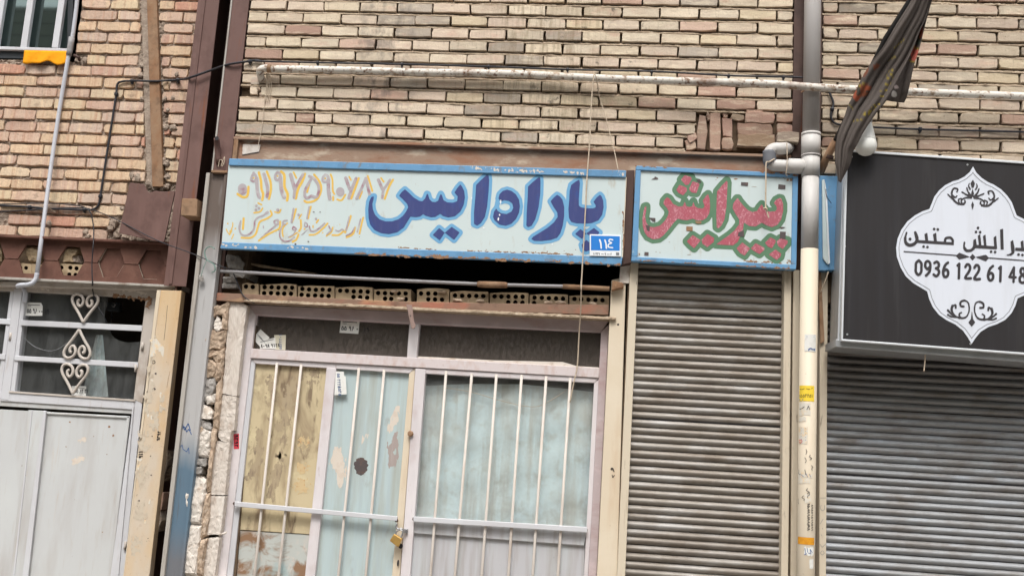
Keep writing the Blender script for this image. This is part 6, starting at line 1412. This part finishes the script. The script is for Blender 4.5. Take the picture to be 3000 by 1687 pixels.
# ------------------------------------------------------------------ flag pole, cloth and bulb
po = thing('flag_pole','black pole on a rusty bracket leaning out over the light box','pole')
TUBE('bracket','rust',[('U',335,1430,-.01),('U',385,1310,-.06),('U',470,1150,-.16)],.021,po,n=8,sm=0)
TUBE('bracket_bolt','primer_dark',[('U',395,1275,-.1),('U',450,1290,-.1)],.012,po,n=8,sm=0)
TUBE('pole','black_pole',[('U',470,1150,-.16),('U',850,385,-.36),('U',880,330,-.38),('U',1130,-60,-.50),('U',1400,-480,-.65)],[.016,.018,.021,.021,.021],po,n=10,sm=0)
def cloth(name, parent, Lp, Rp, folds, d0, d1, prints, n1=110, n2=30, amp=.020, phase_=0.0):
    Ls = smooth2(Lp, 8, False); Rs = smooth2(Rp, 8, False)
    def samp(P, t): i = t*(len(P)-1); a = int(min(i, len(P)-2)); f_ = i-a; return (P[a][0]*(1-f_)+P[a+1][0]*f_, P[a][1]*(1-f_)+P[a+1][1]*f_)
    mb = MB(); cols = []
    base = np.array([.105,.090,.082])
    for j in range(n1+1):
        t_ = j/n1; a, b = samp(Ls,t_), samp(Rs,t_)
        for i in range(n2+1):
            s_ = i/n2; x = a[0]+(b[0]-a[0])*s_; y = a[1]+(b[1]-a[1])*s_
            ph_ = math.pi*folds*s_+phase_+1.1*math.sin(2.6*t_); wf = 1.5*abs(math.sin(ph_*.5))**.7-.75+.35*math.sin(2.3*ph_+5*t_)+.22*math.sin(19*t_+6*s_)*s_
            d = d0+(d1-d0)*t_ - amp*wf*(1-.5*t_) - .018*math.sin(7*t_+4*s_)
            p = Z('U',x,y,d); mb.v.append(tuple(p))
            c = base.copy()
            for (ex,ey,rx,ry,an,cc,hard) in prints:
                ca_, sa_ = math.cos(an), math.sin(an); u_ = ((x-ex)*ca_+(y-ey)*sa_)/rx; v_ = (-(x-ex)*sa_+(y-ey)*ca_)/ry
                q = u_*u_+v_*v_; f_ = max(0,min(1,(1.15-q)/.3))*hard
                c = c*(1-f_)+np.array(cc)*f_
            cols.append(c)
    for j in range(n1):
        for i in range(n2): q = j*(n2+1)+i; mb.f.append((q,q+1,q+n2+2,q+n2+1))
    o = mb.build(name,'cloth',parent,smooth=True)
    at_ = o.data.color_attributes.new('print','FLOAT_COLOR','POINT')
    for i, c in enumerate(cols): at_.data[i].color = (float(c[0]),float(c[1]),float(c[2]),1)
    md_ = o.modifiers.new('thick','SOLIDIFY'); md_.thickness = .003
    return o
ORG, YLW, DKO = (.42,.10,.05), (.34,.26,.04), (.22,.07,.035)
prints = [(690,740,62,48,-.6,DKO,.9),(640,790,26,40,0,ORG,.8),(730,720,30,22,0,ORG,.6),(655,745,14,40,.2,(.05,.06,.05),.9),(735,745,20,10,0,(.05,.06,.05),.9),(800,545,30,18,-.5,DKO,.8),(715,590,18,40,.4,DKO,.7)]
for x,y in ((925,580),(912,612),(905,640),(890,692),(868,742),(850,788),(810,855),(790,875),(755,905),(735,920),(712,938)): prints.append((x,y,34,4.5,-.15,YLW,.8))
for x,y,rx,an in ((985,360,70,-.62),(670,700,60,-.5),(600,880,30,.9),(930,480,40,-.5),(650,985,60,-.15)): prints.append((x,y,rx,4.5,an,YLW,.6))
cl = thing('hanging_flag','dark printed cloth twisted round the pole in front of the light box','flag')
cloth('drape',cl,[(1125,-80),(1075,30),(1000,150),(930,260),(868,365),(815,440),(760,510),(690,625),(630,750),(598,812),(572,865),(545,950),(505,1050),(482,1120),(470,1200),(465,1300),(482,1390),(496,1480)],
      [(1270,-80),(1235,30),(1205,150),(1150,270),(1105,390),(1055,500),(1000,600),(950,700),(905,780),(862,850),(795,930),(735,1020),(690,1090),(645,1180),(608,1245),(592,1330),(548,1420),(510,1490)],4.2,-.50,-.36,prints)
pr2 = [(1165,270,16,60,.2,ORG,.8),(1112,440,32,62,.15,(.50,.13,.10),.95),(1125,395,40,7,.5,YLW,.9),(1095,505,30,6,.4,YLW,.9),(1150,330,12,40,0,(.06,.09,.06),.7),(945,770,20,26,0,(.7,.66,.62),.95),(965,715,18,14,0,(.62,.52,.50),.9)]
cloth('drape_fold',cl,[(1190,-80),(1170,50),(1140,160),(1095,290),(1055,410),(1010,510),(970,610),(940,690),(905,770),(878,822)],[(1285,-80),(1252,20),(1215,150),(1190,250),(1152,400),(1112,520),(1085,640),(1060,750),(1045,800),(1030,838)],2.3,-.46,-.33,pr2,n1=90,n2=22,amp=.014,phase_=.9)
bu = thing('light_bulb','white LED bulb hanging below the dark cloth over the light box','bulb')
c0 = Z('U',716,1190,-.33); sc_ = (Z('U',804,1190,-.33)-Z('U',716,1190,-.33)).length/88.0
axis = (Z('U',745,1000,-.33)-c0).normalized()
prof_ = [(-88,0),(-84,28),(-72,52),(-52,72),(-25,85),(5,88),(30,84),(50,76)]
MB().tube([c0+axis*(a*sc_) for a,r in prof_],[max(.0004,r*sc_) for a,r in prof_],24).build('globe','bulb',bu,smooth=True)
prof_ = [(48,76),(60,72),(100,58),(150,40),(185,26),(200,24)]
MB().tube([c0+axis*(a*sc_) for a,r in prof_],[r*sc_ for a,r in prof_],24).build('neck','bulb',bu,smooth=True)
prof_ = [(200,22),(260,22)]
MB().tube([c0+axis*(a*sc_) for a,r in prof_],[r*sc_ for a,r in prof_],16).build('cap','steel',bu,smooth=True)
